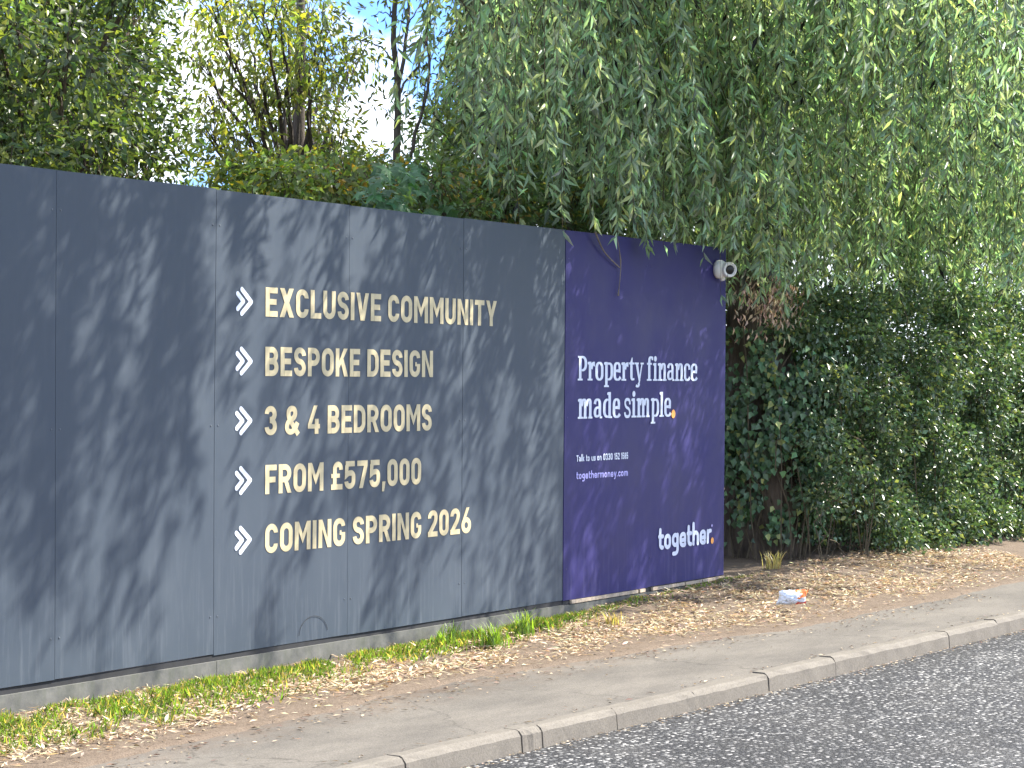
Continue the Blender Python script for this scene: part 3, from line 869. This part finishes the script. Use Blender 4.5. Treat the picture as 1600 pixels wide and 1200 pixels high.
def strands(starts, lengths, lpm=42, leafL=(0.07, 0.135), sway=0.42, lean=None):
    """weeping shoots: returns leaf arrays and twig tubes"""
    P, D, N = [], [], []; m = MB()
    for s, ln in zip(starts, lengths):
        k = max(5, int(ln / 0.18)); t = np.linspace(0, 1, k)
        a = rng.uniform(0, 2 * math.pi); c = rng.uniform(0, sway) * ln
        ph = rng.uniform(0, 6)
        off = np.c_[np.cos(a) * c * (1 - (1 - t) ** 2), np.sin(a) * c * (1 - (1 - t) ** 2), -ln * t * (1 - .12 * c)]
        off[:, 0] += 0.03 * np.sin(t * ln * 3 + ph); off[:, 1] += 0.03 * np.cos(t * ln * 2.6 + ph)
        if lean is not None: off[:, :2] += np.outer(t ** 1.5 * ln, lean)
        pts = np.asarray(s) + off
        m.tube(pts, np.linspace(0.0045, 0.0014, k), 3, False)
        nl = int(ln * lpm); tt = np.sort(rng.uniform(0.03, 1, nl)); 
        pp = np.stack([np.interp(tt, t, pts[:, j]) for j in range(3)], 1)
        dd = unit(np.gradient(pts, axis=0)); d = np.stack([np.interp(tt, t, dd[:, j]) for j in range(3)], 1)
        az = rng.uniform(0, 2 * math.pi, nl)
        side = np.c_[np.cos(az), np.sin(az), np.zeros(nl)]
        ang = rng.uniform(0.2, 1.15, nl)[:, None]
        P.append(pp); D.append(d * np.cos(ang) + side * np.sin(ang))
        nn = np.c_[np.cos(az + 1.57), np.sin(az + 1.57), rng.normal(0.5, .5, nl)]
        N.append(nn + rng.normal(0, .35, (nl, 3)))
    P = np.concatenate(P); D = np.concatenate(D); N = np.concatenate(N)
    L = rng.uniform(*leafL, len(P))
    return P, D, N, L, m


# ---- weeping willow: old trunk just past the end of the boards
tb = at(1190, 640, 0.55)
TX, TY = float(tb[0]), 0.55
wl = thing('weeping_willow', 'weeping willow with long narrow leaves hanging over the end of the boards', 'tree', (TX, TY, 0))
m = MB()
pts = curve([(TX + .08, TY, -0.2), (TX, TY, 0.5), (TX - .03, TY + .02, 1.4), (TX + .02, TY + .05, 2.3), (TX - .15, TY + .15, 3.3), (TX - .3, TY + .3, 4.6)], 26, .012)
m.tube(pts, np.interp(np.linspace(0, 1, 26), [0, .12, .4, .75, 1], [.44, .33, .27, .25, .2]), 22, True, 0.05)
m.build('trunk', M['bark'], wl, True)
limbs = [[(TX - .1, TY + .2, 3.0), (TX - 1.6, TY + .5, 3.9), (TX - 3.6, TY + .9, 4.5), (TX - 5.2, TY + 1.3, 5.4), (TX - 6.4, TY + 1.1, 6.2)],
         [(TX - .2, TY + .2, 3.8), (TX - 1.0, TY - .4, 5.0), (TX - 2.6, TY - 1.2, 6.2), (TX - 4.8, TY - 1.6, 7.0)],
         [(TX - .2, TY + .3, 4.2), (TX + .4, TY - .6, 5.6), (TX + 1.2, TY - 1.4, 6.8)],
         [(TX - .3, TY + .3, 4.4), (TX + 1.5, TY + 1.0, 5.8), (TX + 3.6, TY + 1.4, 7.0)],
         [(TX - .3, TY + .3, 4.4), (TX - .8, TY + 1.8, 6.0), (TX - 1.4, TY + 3.4, 7.2)],
         [(TX - .3, TY + .3, 4.5), (TX - .5, TY + .4, 6.5), (TX - .3, TY + .2, 8.2)]]
for lb in limbs:
    m = MB(); c_ = curve(lb, 16, .03); m.tube(c_, np.linspace(.13, .035, 16), 9, True, .04); m.build('limb', M['bark'], wl, True)

st, ln = [], []


def add_strand(x, y, zt, zb):
    if zt - zb < 0.4: return
    st.append((x, y, zt)); ln.append(zt - zb)


def pix(p):
    d = np.asarray(p) - CAM; z = d @ AX[2]
    return 800 + FPX * (d @ AX[0]) / z, 600 - FPX * (d @ AX[1]) / z


def patchy(x, y, s=1.0, seed=0):
    return math.sin(x * 2.3 * s + seed) * math.sin(y * 3.1 * s + x * .9 + seed * 2) + .6 * math.sin(x * 5.1 * s - y * 4.3 + seed)


# curtain over and behind the boards
for i in range(3900):
    x = rng.uniform(1.2, 14.0); y = rng.uniform(-0.45, 3.6)
    if patchy(x, y) < -0.85: continue
    if pix((x, y, 3.4))[0] < 745 + rng.normal(0, 30): continue
    if y < 0.2:
        zb = np.interp(x, [1.5, 2.4, 3.2, 4.4, 4.9, 5.3, 6.2, 8, 13], [2.95, 2.80, 2.66, 2.62, 2.5, 2.32, 2.28, 2.2, 1.9]) + abs(rng.normal(0, .22))
    else:
        zb = 2.45 + rng.uniform(-.3, .9) if rng.random() < .6 else rng.uniform(3.0, 4.2)
    if rng.random() < .75:
        zb += rng.uniform(0, 2.2) * rng.random()
    if zb > 4.9: continue
    zt = zb + rng.uniform(.55, 2.3)
    add_strand(x, y, zt, zb)
# the sprays that dip in front of the purple board and beside the camera
for (px_, pyb, Y, n) in ((935, 372, -.12, 3), (1005, 392, -.18, 7), (985, 380, -.15, 5), (1060, 396, -.2, 8), (1045, 380, -.12, 6), (1085, 375, -.1, 5), (1160, 430, -.05, 6),
                         (1165, 470, -.2, 8), (1185, 478, -.1, 8), (1205, 455, .0, 8), (1225, 440, -.1, 6), (1190, 440, -.2, 6), (900, 356, -.08, 4), (1215, 480, .1, 6), (1160, 455, -.05, 6), (1195, 490, .05, 8), (1235, 470, .1, 7), (1175, 420, .0, 8)):
    for j in range(n):
        e = at(px_ + rng.normal(0, 9), pyb + rng.normal(-6, 9), Y + rng.normal(0, .06))
        add_strand(e[0], e[1], rng.uniform(3.8, 5.2), e[2])
# front of the crown, mostly unseen above the frame, shaped to shade the boards
def gap_here(X, z):
    """chance of thinning the crown so sun lands on chosen parts of the boards"""
    d = abs((X + 0.30) * 0.80 - (z - 2.55) * 0.72) if -1.3 < X < 0 and z > 1.2 else 9
    if d < 0.20: return 0.97
    wob = .18 * math.sin(X * 9 + z * 5) + .12 * math.sin(X * 17 - z * 9)
    if 0.75 < X < 2.4 and z < 1.25 - .25 * abs(X - 1.6) + wob: return .82
    if -1.25 < X < -.65 and z < .62 + wob: return .9
    if -.7 < X < .8 and z < .62 + wob: return .58
    if 2.5 < X < 3.6 and z < .8: return .35
    return .0


for i in range(4200):
    x = rng.uniform(-3.5, 10.5); y = rng.uniform(-2.4, -0.2)
    zb = rng.uniform(4.2, 5.2) if x < 3.0 else (rng.uniform(3.5, 4.8) if x < 4.6 else (rng.uniform(2.9, 4.6) if x < 6.4 else rng.uniform(2.3, 4.0)))
    q = pix((x, y, zb))
    if q[0] < 740 and q[1] > -12: zb += (q[1] + 12) / 225 + .05
    zt = zb + rng.uniform(.8, 1.9)
    k = y / SUN[1]
    Xw = x - SUN[0] * k; z0, z1 = zb - SUN[2] * k, zt - SUN[2] * k
    hits = (-3.6 < Xw < 4.9) and z1 > .1 and z0 < 2.6
    if not hits:
        if rng.random() < .72 or patchy(x, y, 1.0, 2.1) < -.3: continue
    else:
        zz = np.linspace(max(z0, .1), min(z1, 2.6), 4)
        if rng.random() < max(gap_here(Xw, z_) for z_ in zz): continue
        if patchy(Xw * 1.6, .5 * (z0 + z1), 1.3, .4) < -.55 or rng.random() < .25: continue
    add_strand(x, y, zt, zb)
P, D, N, L, tw = strands(st, ln, 36)
# shoots are kept clipped out of the security camera's view of the street
q_ = P - np.array([4.75, -0.02, 2.42]); ax_ = unit(np.array([-.78, -.62, -.02])); al_ = np.clip(q_ @ ax_, -.1, 1.5)
keep = np.linalg.norm(q_ - al_[:, None] * ax_, axis=1) > .19
P, D, N, L = P[keep], D[keep], N[keep], L[keep]
tn = tints(len(P), (0.275, 0.375, 0.26), .36, (0.52, 0.58, 0.30), .10)
cr_ = leaf_mesh('crown', P, D, N, L, L * rng.uniform(.18, .26, len(P)), M['willow'], wl, tn)
tw.build('hanging_shoots', M['twig'], wl)
# bare broken shoot caught on the purple board
m = MB()
a, b, c, d = at(930, 362, -.05), at(944, 393, -.03), at(968, 418, -.02), at(966, 462, -.02)
m.tube(curve([a, b, c], 8), np.linspace(.007, .004, 8), 5); m.tube(curve([at(964, 370, -.04), at(970, 412, -.02), d], 8), [.003, .003, .003, .006, .003, .003, .003, .007], 5)
m.build('bare_shoot', M['drytwig'], wl)


# ---- broadleaf crowns built from clumps of twigs
def clump_leaves(centers, radii, n_each, L, width, droop=.5, squash=.75):
    P, D, N = [], [], []
    for c_, r in zip(centers, radii):
        n = max(8, int(n_each * r * r * 9)); u = sphere_dirs(n) * (rng.random((n, 1)) ** .45) * r
        u[:, 2] *= squash
        P.append(np.asarray(c_) + u)
        d = unit(u) + rng.normal(0, .7, (n, 3)); d[:, 2] -= droop
        D.append(d); nn = rng.normal(0, .6, (n, 3)); nn[:, 2] += .8; N.append(nn)
    P = np.concatenate(P); return P, np.concatenate(D), np.concatenate(N), rng.uniform(L[0], L[1], len(P))


def broad_tree(name, label, base, height, clumps, n_each, L, wratio, tint, alt, palt, barkm, group=None, trunk_r=.09, lean=(0, 0), droop=.5, vary=.28, leafm='leaf', cat='tree'):
    t = thing(name, label, cat, tuple(base), group)
    base = np.array(base, float)
    top = base + np.array([lean[0], lean[1], height])
    m = MB(); c_ = curve([base - [0, 0, .2], base + (top - base) * .5 + rng.normal(0, .08, 3), top], 12, .015)
    m.tube(c_, np.linspace(trunk_r, trunk_r * .25, 12), 8, True, .04); m.build('trunk', M[barkm], t, True)
    m = MB()
    for (c, r) in clumps:
        c = np.array(c, float)
        hz_ = np.clip((c[2] - base[2]) / height * .72, .15, .95)
        s = c_[int(hz_ * 11)]
        b_ = curve([s, (s + c) / 2 + [0, 0, .12], c], 8, .02)
        m.tube(b_, np.linspace(max(.008, trunk_r * .3), .005, 8), 5, False)
        for k in range(int(5 + 8 * r)):
            e = c + sphere_dirs(1)[0] * r * .8
            m.tube(curve([c + (s - c) * rng.uniform(0, .25), (c + e) / 2 + [0, 0, .05], e], 5), np.linspace(.005, .002, 5), 3, False)
    m.build('branches', M[barkm], t)
    P, D, N, Ls = clump_leaves([c for c, r in clumps], [r for c, r in clumps], n_each, L, wratio, droop)
    leaf_mesh('crown', P, D, N, Ls, Ls * rng.uniform(wratio * .85, wratio * 1.15, len(P)), M[leafm], t, tints(len(P), tint, vary, alt, palt))
    return t


def clumps_px(lst, Y0, Y1, r0=.22, r1=.4):
    o = []
    for (px_, py_) in lst:
        o.append((at(px_, py_, rng.uniform(Y0, Y1)), rng.uniform(r0, r1)))
    return o


# sparse olive tree on the left with sky showing through
cl = [(365, 20), (360, 95), (395, 150), (440, 40), (425, 95), (470, 110), (460, 60), (430, 190), (465, 170), (390, 215), (445, 235), (500, 200), (520, 130), (505, 40),
      (480, 250), (425, 265), (385, 280), (530, 250), (360, 250), (560, 90), (500, 290), (460, 295), (350, 180), (410, 20), (480, 5), (520, 215), (345, 300), (450, 130), (560, 270), (410, 130), (500, 150), (440, 0), (335, 60), (325, 150), (345, 230), (310, 90), (330, 10), (320, 200), (505, 90), (575, 250), (400, 180), (470, 230)]
b0 = at(470, 300, 3.0)
broad_tree('olive_tree', 'sparse olive green tree behind the left boards with sky between its leaves', (b0[0], 3.0, 0.05), 5.0, clumps_px(cl, 2.0, 4.0,   .20, .36), 190, (.055, .09), .38,
           (0.180, 0.220, 0.075), (0.38, 0.35, 0.06), .12, 'sapbark', droop=.9)

# slim bare sapling with forked stems
sb = at(618, 330, 1.6)
sp_ = thing('bare_sapling', 'slim forked sapling with nearly bare grey stems against the sky', 'tree', (sb[0], sb[1], 0.05))
m = MB()
pp = [at(x_, y_, 1.6) for x_, y_ in ((618, 600), (619, 300), (621, 200), (622, 140), (617, 90), (616, 40), (620, -40))]
m.tube(curve(pp, 22, .003), np.linspace(.030, .016, 22), 8, True, .03); m.build('trunk', M['sapbark'], sp_, True)
for pth, r in (([(622, 148), (632, 85), (638, 30), (640, -30)], .017), ([(638, 250), (655, 190), (672, 130), (670, 60), (674, -20)], .015), ([(622, 150), (645, 115), (662, 80), (668, 30)], .010),
               ([(617, 95), (590, 72), (560, 62), (535, 66)], .006), ([(616, 30), (600, 20), (580, 25)], .005), ([(668, 115), (700, 120), (722, 150)], .005), ([(636, 40), (655, 10), (665, -20)], .006),
               ([(617, 40), (605, 5), (600, -30)], .006), ([(621, 200), (600, 170), (575, 160)], .004), ([(655, 190), (690, 205), (710, 230)], .005), ([(660, 170), (672, 95), (690, 60)], .006)):
    m = MB(); m.tube(curve([at(a, b, 1.6 + .05 * k) for k, (a, b) in enumerate(pth)], 12, .006), np.linspace(r, r * .5, 12), 6); m.build('stem', M['sapbark'], sp_, True)
P = []; 
for _ in range(420):
    q = (rng.uniform(500, 725), rng.uniform(-20, 190)); P.append(at(*q, 1.6 + rng.normal(0, .25)))
P = np.array(P); n = len(P)
leaf_mesh('crown', P, rng.normal(0, 1, (n, 3)) - [0, 0, .7], rng.normal(0, 1, (n, 3)), rng.uniform(.05, .08, n), .022, M['leaf'], sp_, tints(n, (.10, .12, .045), .3))

# taller trees behind, filling between sapling and willow
cl = [(700, 250), (720, 200), (745, 250), (700, 300), (740, 150), (760, 100), (770, 200), (735, 300), (765, 290), (700, 170), (690, 215), (780, 50), (800, 150), (800, 250), (755, 20), (730, 60), (820, 90), (830, 200), (820, 20), (850, 260), (870, 120), (790, 320), (840, 320)]
b0 = at(770, 300, 3.2)
broad_tree('shadowed_tree', 'dense dark green tree between the bare sapling and the willow', (b0[0], 3.2, 0.05), 4.8, clumps_px(cl, 2.0, 4.4, .28, .45), 300, (.05, .09), .40,
           (0.135, 0.195, 0.095), (0.28, 0.27, 0.07), .06, 'bark', droop=.6)
cl = [(900 + 37 * i % 700, 40 + (i * 83) % 330) for i in range(46)]
b0 = at(1180, 300, 5.0)
broad_tree('backdrop_tree', 'bright green tree in full leaf standing behind the willow curtain', (b0[0], 5.2, 0.05), 5.5, clumps_px(cl, 4.3, 6.0, .4, .65), 150, (.07, .12), .42,
           (0.150, 0.190, 0.065), (0.34, 0.36, 0.08), .15, 'bark', droop=.5, trunk_r=.14)

# the low thicket along the back of the boards
for (pxs, tint_, alt_, lab) in ((np.linspace(385, 520, 9), (.16, .215, .075), (.42, .34, .06), 'yellowing bush showing over the left of the grey boards'),
                                (np.linspace(500, 600, 7), (.15, .20, .075), (.40, .24, .06), 'olive bush with orange leaves left of the sycamore'),
                                (np.linspace(640, 800, 10), (.125, .185, .085), (.34, .24, .07), 'dark bush with a few rusty leaves right of the sycamore'),
                                (np.linspace(790, 960, 10), (.10, .16, .085), (.26, .24, .07), 'deep green bush behind the join of grey and purple boards')):
    cl = []
    for p_ in pxs:
        for lv in (0, 1):
            cl.append((p_ + rng.normal(0, 6), np.interp(p_, [380, 520, 700, 960], [315, 318, 320, 345]) - lv * rng.uniform(25, 60) + 8))
    c_ = clumps_px(cl, .45, 1.3, .16, .26)
    bx = np.mean([c[0] for c, r in c_])
    broad_tree('bush', lab, (bx, .9, .05), 2.5, c_, 520, (.04, .07), .55, tint_, alt_, .12, 'twig', group='bushes growing along the back of the boards', trunk_r=.04, cat='bush')

# sycamore with big lobed leaves
sy = at(625, 300, .55)
syc = thing('sycamore_seedling', 'young sycamore with broad lobed leaves rising just above the grey boards', 'tree', (sy[0], .55, .05))
m = MB(); m.tube(curve([(sy[0], .6, -.1), (sy[0] + .05, .6, 1.4), (sy[0], .55, 2.75)], 12, .01), np.linspace(.025, .008, 12), 6); m.build('trunk', M['sapbark'], syc, True)
lobe = []
for k, (ang, rr_) in enumerate([(-150, .42), (-118, .62), (-100, .50), (-62, .85), (-44, .60), (-22, .82), (0, 1.0), (22, .82), (44, .60), (62, .85), (100, .50), (118, .62), (150, .42)]):
    rr2 = rr_ if k % 2 == 0 or k in (1, 3, 9, 11) else rr_
    lobe.append((math.sin(math.radians(ang)) * rr2, math.cos(math.radians(ang)) * rr2))
lobe5 = []
tips = [(-125, .62), (-62, .9), (0, 1.0), (62, .9), (125, .62)]
for i, (a_, r_) in enumerate(tips):
    for da, f in ((-16, .62), (0, 1.0), (16, .62)):
        lobe5.append((math.sin(math.radians(a_ + da)) * r_ * f, math.cos(math.radians(a_ + da)) * r_ * f))
    if i < 4:
        lobe5.append((math.sin(math.radians(a_ + 31)) * .42, math.cos(math.radians(a_ + 31)) * .42))
lobe5.append((0, -.08))
m = MB()
for i in range(95):
    px_ = rng.normal(625, 36); py_ = rng.uniform(258, 336)
    if abs(px_ - 625) > (py_ - 235) * .85 + 12: continue
    c_ = at(px_, py_, rng.uniform(.06, .55)); s_ = rng.uniform(.06, .105)
    d = unit(np.array([rng.normal(-.5, .6), rng.normal(-.5, .5), rng.normal(-.5, .35)])); nn = np.array([rng.normal(-.4, .4), rng.normal(-.5, .4), 1.0])
    nn = unit(nn - d * (nn @ d)); sd = np.cross(d, nn)
    V = [c_ + nn * .006] + [c_ + sd * q[0] * s_ + d * q[1] * s_ - nn * (.25 * s_ * (q[0] ** 2 + q[1] ** 2)) for q in lobe5]
    k = len(lobe5); F = [(0, 1 + j, 1 + (j + 1) % k) for j in range(k)]
    m.add(V, F, tints(1, (.075, .165, .078), .2)[0])
m.build('crown', M['leaf'], syc, tint=True)

# dense trees carried on behind the boards to the left
cl = [(-130 + 44 * (i % 9) + rng.normal(0, 12), -40 + 52 * (i // 9) + rng.normal(0, 12)) for i in range(63)]
b0 = at(150, 300, 2.4)
broad_tree('holly_tree', 'dense shadowed dark green tree behind the far left of the grey boards', (b0[0], 2.6, .05), 5.2, clumps_px(cl, 1.2, 3.4, .28, .42), 300, (.05, .08), .5,
           (.090, .130, .065), (.22, .25, .07), .12, 'bark', droop=.4, trunk_r=.13)

# ------------------------------------------------------------------ hedge and ivy past the end of the boards
hd = thing('overgrown_hedge', 'overgrown dark green bramble hedge beyond the end of the purple board', 'hedge', (8.0, 0.8, 0.1))
cl = []
for i in range(520):
    x = rng.uniform(6.4, 16); yf = -.25 - .04 * (x - 6)
    y = yf + abs(rng.normal(0, .35)); z = rng.uniform(.15, 2.35)
    if i > 330: y = rng.uniform(.6, 1.5); z = rng.uniform(.1, 2.5)
    elif x < 7.3 and z < .55: continue
    cl.append(((x, y, z), rng.uniform(.16, .32)))
for i in range(60):
    cl.append(((rng.uniform(5.3, 8.0), rng.uniform(1.1, 2.2), rng.uniform(.2, 2.7)), rng.uniform(.2, .34)))
P, D, N, Ls = clump_leaves([c for c, r in cl], [r for c, r in cl], 560, (.035, .065), .6, .3)
leaf_mesh('foliage', P, D, N, Ls, Ls * .62, M['ivy'], hd, tints(len(P), (.105, .165, .085), .3, (.30, .33, .12), .08))
m = MB()
for i in range(150):
    x = rng.uniform(6.2, 15); y = rng.uniform(-.3, .6)
    e = np.array([x + rng.normal(0, .5), y - rng.uniform(-.1, .35), rng.uniform(.2, 2.4)])
    m.tube(curve([(x, y, .05), ((x + e[0]) / 2 + rng.normal(0, .2), y, e[2] * .8), e], 8, .02), np.linspace(.008, .003, 8), 4, False)
m.build('stems', M['twig'], hd)

iv = thing('ivy_plant', 'glossy ivy climbing over the foot of the willow trunk beside the purple board', 'plant', (TX, TY - .35, .1))
P, D, N = [], [], []
for i in range(11000):
    a = rng.uniform(math.pi * .85, math.pi * 2.1); z = rng.uniform(.3, 2.05)
    dens = 1.0 if .85 < z < 1.75 else (.35 if z < .85 else .4)
    if patchy(a * 1.4, z * 1.6, 1, 1.1) < -.3: dens *= .15
    if rng.random() > dens: continue
    r = .33 + abs(rng.normal(0, .13)) + (.10 if z > .8 else 0)
    P.append((TX + math.cos(a) * r, TY + math.sin(a) * r, z))
    o_ = np.array([math.cos(a), math.sin(a), 0]); D.append(o_ * .3 + [rng.normal(0, .5), rng.normal(0, .3), -.7]); N.append(o_ + rng.normal(0, .4, 3) + [0, 0, .4])
P = np.array(P); Ls = rng.uniform(.045, .078, len(P))
leaf_mesh('leaves', P, np.array(D), np.array(N), Ls, Ls * .8, M['ivy'], iv, tints(len(P), (.105, .18, .095), .3, (.30, .34, .12), .08), wide=.38)
P = np.array([at(rng.normal(1205, 26), rng.normal(470, 22), TY - .42 + rng.normal(0, .06)) for _ in range(420)]); n = len(P)  # pale leaf cluster added to imitate a sunlit patch of bark
dd_ = leaf_mesh('sunlit_patch_leaves', P, np.c_[rng.normal(0, .5, n), rng.normal(0, .3, n), np.full(n, -.8)], np.c_[rng.normal(0, .5, n), np.full(n, -1.), rng.normal(.3, .4, n)],
                rng.uniform(.04, .08, n), rng.uniform(.014, .026, n), M['dry'], iv, tints(n, (.50, .38, .28), .25, (.28, .2, .13), .3))
dd_['label'] = 'pale leaves standing in for sunlight on the bark'
m = MB()
for i in range(26):
    a = rng.uniform(math.pi * .9, math.pi * 2); r = .34
    z = np.linspace(.05, rng.uniform(.9, 1.8), 10)
    m.tube(np.c_[TX + np.cos(a + .25 * np.sin(z * 4 + i)) * (r + .02), TY + np.sin(a + .25 * np.sin(z * 4 + i)) * (r + .02), z], np.linspace(.010, .004, 10), 5, False)
m.build('stems', M['twig'], iv)

# ------------------------------------------------------------------ grass, litter, debris
def verge_h(P):
    return np.array([verge_z(x, y) for x, y in P])


n = 30000
X = rng.uniform(-4.5, 5.2, n); u = np.abs(rng.normal(0, 1, n))
wid = np.interp(X, [-4.5, -2.5, -1.2, 0, 1, 2, 2.6, 4, 5.2], [.42, .36, .20, .14, .15, .13, .09, .05, .05])
Y = -0.03 - u * wid - np.interp(X, [-4, 0, 1, 2, 3], [.05, .05, .02, 0, 0])
keep = (Y > -0.8) & (rng.random(n) < np.interp(X, [-4.5, 0, 1.9, 2.6, 5], [1, 1, .8, .22, .08])) & (np.sin(X * 3.1) + np.sin(X * 7.7 + 1) + np.sin(X * 15 - Y * 20) + rng.normal(0, .6, n) > -1.0)
X, Y = X[keep], Y[keep]; n = len(X)
P = np.c_[X, Y, verge_h(np.c_[X, Y]) - .004]
L = rng.uniform(.022, .075, n) * np.interp(X, [-1, 0.5, 1.2, 2, 3], [1, 1, 1.25, 1.2, .75]) * np.interp(-Y, [.03, .12, .2], [.45, .7, .9])
D = np.c_[rng.normal(0, .45, n), rng.normal(-.25, .45, n), np.ones(n) * .9]
tg = leaf_mesh('verge_grass', P, D, np.c_[rng.normal(0, 1, n), rng.normal(-.6, .6, n), rng.normal(0.2, .2, n)], L, rng.uniform(.004, .009, n), M['grass'], None,
               tints(n, (.15, .24, .05), .3, (.42, .34, .16), .2), droop=.3, wide=.3)
tag(tg, 'short green grass growing along the foot of the hoarding', 'grass', kind='stuff')

# a few tall tufts
for (px_, py_, hh, nb, lab) in ((770, 1000, .20, 130, 'bright tall grass tuft below the word 2026'), (818, 985, .21, 90, 'tall shaded grass tuft left of the purple board'),
                                (705, 995, .17, 50, 'thin wispy grass tuft below the second board joint'), (690, 1000, .13, 60, 'low grass tuft beside the thin wispy one'),
                                (958, 968, .12, 50, 'small dry tuft below the left end of the purple board'), (1150, 900, .18, 70, 'dry straw tuft at the far corner of the purple board')):
    v = AX[0] * (px_ - 800) / FPX - AX[1] * (py_ - 600) / FPX + AX[2]; t_ = (.07 - CAM[2]) / v[2]; q = CAM + t_ * v
    q[1] = min(q[1], -.035); q[2] = verge_z(q[0], q[1])
    t = thing('grass_tuft', lab, 'grass tuft', tuple(q), 'grass tufts along the hoarding')
    m = MB(); cols = []
    for i in range(nb):
        a = rng.uniform(0, 6.28); l = hh * rng.uniform(.5, 1.1); o_ = np.array([math.cos(a), math.sin(a) * .7 - .1, 0]) * rng.uniform(.15, .8) * l
        r0 = np.array([rng.normal(0, .045), rng.normal(0, .025), 0]) + q
        s = np.linspace(0, 1, 5); c_ = r0 + np.outer(s ** 2, o_) + np.outer(s * (1 - .25 * s), [0, 0, l])
        sd = np.array([-math.sin(a), math.cos(a), 0]) * rng.uniform(.003, .0055)
        wv = np.array([1, .95, .8, .5, .05])[:, None]
        V = np.vstack([c_ + sd * wv, c_ - sd * wv]); F = [(k, k + 1, k + 6, k + 5) for k in range(4)]
        dry = px_ > 900
        m.add(V, F, tints(1, (.36, .30, .17) if dry else (.17, .27, .05), .3)[0])
    m.build('blades', M['grass'], t, tint=True)

# dry leaves, chippings and grass cuttings strewn over the verge
n = 44000
X = rng.uniform(-4.5, 9, n); E_ = np.array([verge_edge(x) for x in X])
uu = rng.beta(2.0, 1.7, n); Y = E_ * (1 - uu) * 1.0
dens = np.clip(.75 + .35 * np.sin(X * 2.2 + Y * 5) + .3 * np.sin(X * 5.1 - Y * 9), .12, 1) * np.interp(uu, [0, .12, .3], [.15, .45, 1])
keep = rng.random(n) < dens; X, Y, uu = X[keep], Y[keep], uu[keep]; n = len(X)
P = np.c_[X, Y, verge_h(np.c_[X, Y]) + rng.uniform(.002, .016, n)]
a = rng.uniform(0, 6.28, n)
D = np.c_[np.cos(a), np.sin(a), rng.normal(0, .18, n)]
dl = leaf_mesh('leaf_litter', P, D, np.c_[rng.normal(0, .35, n), rng.normal(0, .35, n), np.ones(n)], rng.uniform(.02, .07, n), np.where(rng.random(n) < .65, rng.uniform(.003, .007, n), rng.uniform(.008, .018, n)), M['dry'], None,
               tints(n, (.56, .455, .31), .28, (.22, .15, .09), .2), droop=-.08)
tag(dl, 'dry tan willow leaves and cuttings strewn over the verge', 'leaf litter', kind='stuff')

n = 900
X = rng.uniform(-4.5, 6, n); Y = np.array([verge_edge(x) for x in X]) - np.abs(rng.normal(0, .16, n))
k2 = rng.random(n) < .22; Y[k2] = np.array([KERB0(x) for x in X[k2]]) + np.abs(rng.normal(0, .05, k2.sum())) + .012
ok = Y > np.array([KERB0(x) for x in X]) + .01; X, Y = X[ok], Y[ok]; n = len(X)
a = rng.uniform(0, 6.28, n); P = np.c_[X, Y, np.full(n, .000)]
db = leaf_mesh('footway_debris', P, np.c_[np.cos(a), np.sin(a), np.zeros(n)], np.c_[rng.normal(0, .3, n), rng.normal(0, .3, n), np.ones(n)], rng.uniform(.01, .045, n), rng.uniform(.006, .016, n), M['dry'], None,
               tints(n, (.14, .10, .07), .4, (.4, .32, .22), .3), droop=-.1)
tag(db, 'dark crumbs of leaf and soil scattered on the footway edges', 'debris', kind='stuff')

n = 700
X = rng.uniform(-4.5, 6, n); Y = np.array([KERB0(x) for x in X]) - .112 - np.abs(rng.normal(0, .05, n))
a = rng.uniform(0, 6.28, n); P = np.c_[X, Y, np.full(n, -.094)]
gg = leaf_mesh('gutter_grit', P, np.c_[np.cos(a), np.sin(a), np.zeros(n)], np.c_[rng.normal(0, .3, n), rng.normal(0, .3, n), np.ones(n)], rng.uniform(.008, .035, n), rng.uniform(.005, .014, n), M['dry'], None,
               tints(n, (.22, .17, .12), .4, (.42, .34, .24), .35), droop=-.1)
tag(gg, 'grit and leaf scraps gathered in the gutter along the kerb', 'grit', kind='stuff')
# screw heads that hold the sheets to the rails
def screws(xs_, y, mat, parent):
    for x_ in xs_:
        for z_ in (0.35, 1.35, 2.4):
            m = MB(); lathe(m, (x_, y - warp(x_, z_) - .0005, z_), (0, -1, 0), [(0, .0055), (.0012, .005), (.002, .003)], 10); m.build('screw', mat, parent)


M['screw'] = simple('painted_screw', (0.07, 0.085, 0.105), 0.4, 0.3)
screws([e + d for e in edges[2:] for d in (-.03, .03) if e + d < 2.45], 0.0, M['screw'], hz)
M['screw_purple'] = simple('purple_screw', (0.05, 0.045, 0.14), 0.4, 0.3)
screws([2.50, 3.62, 3.69, 4.85], -0.003, M['screw_purple'], pz)
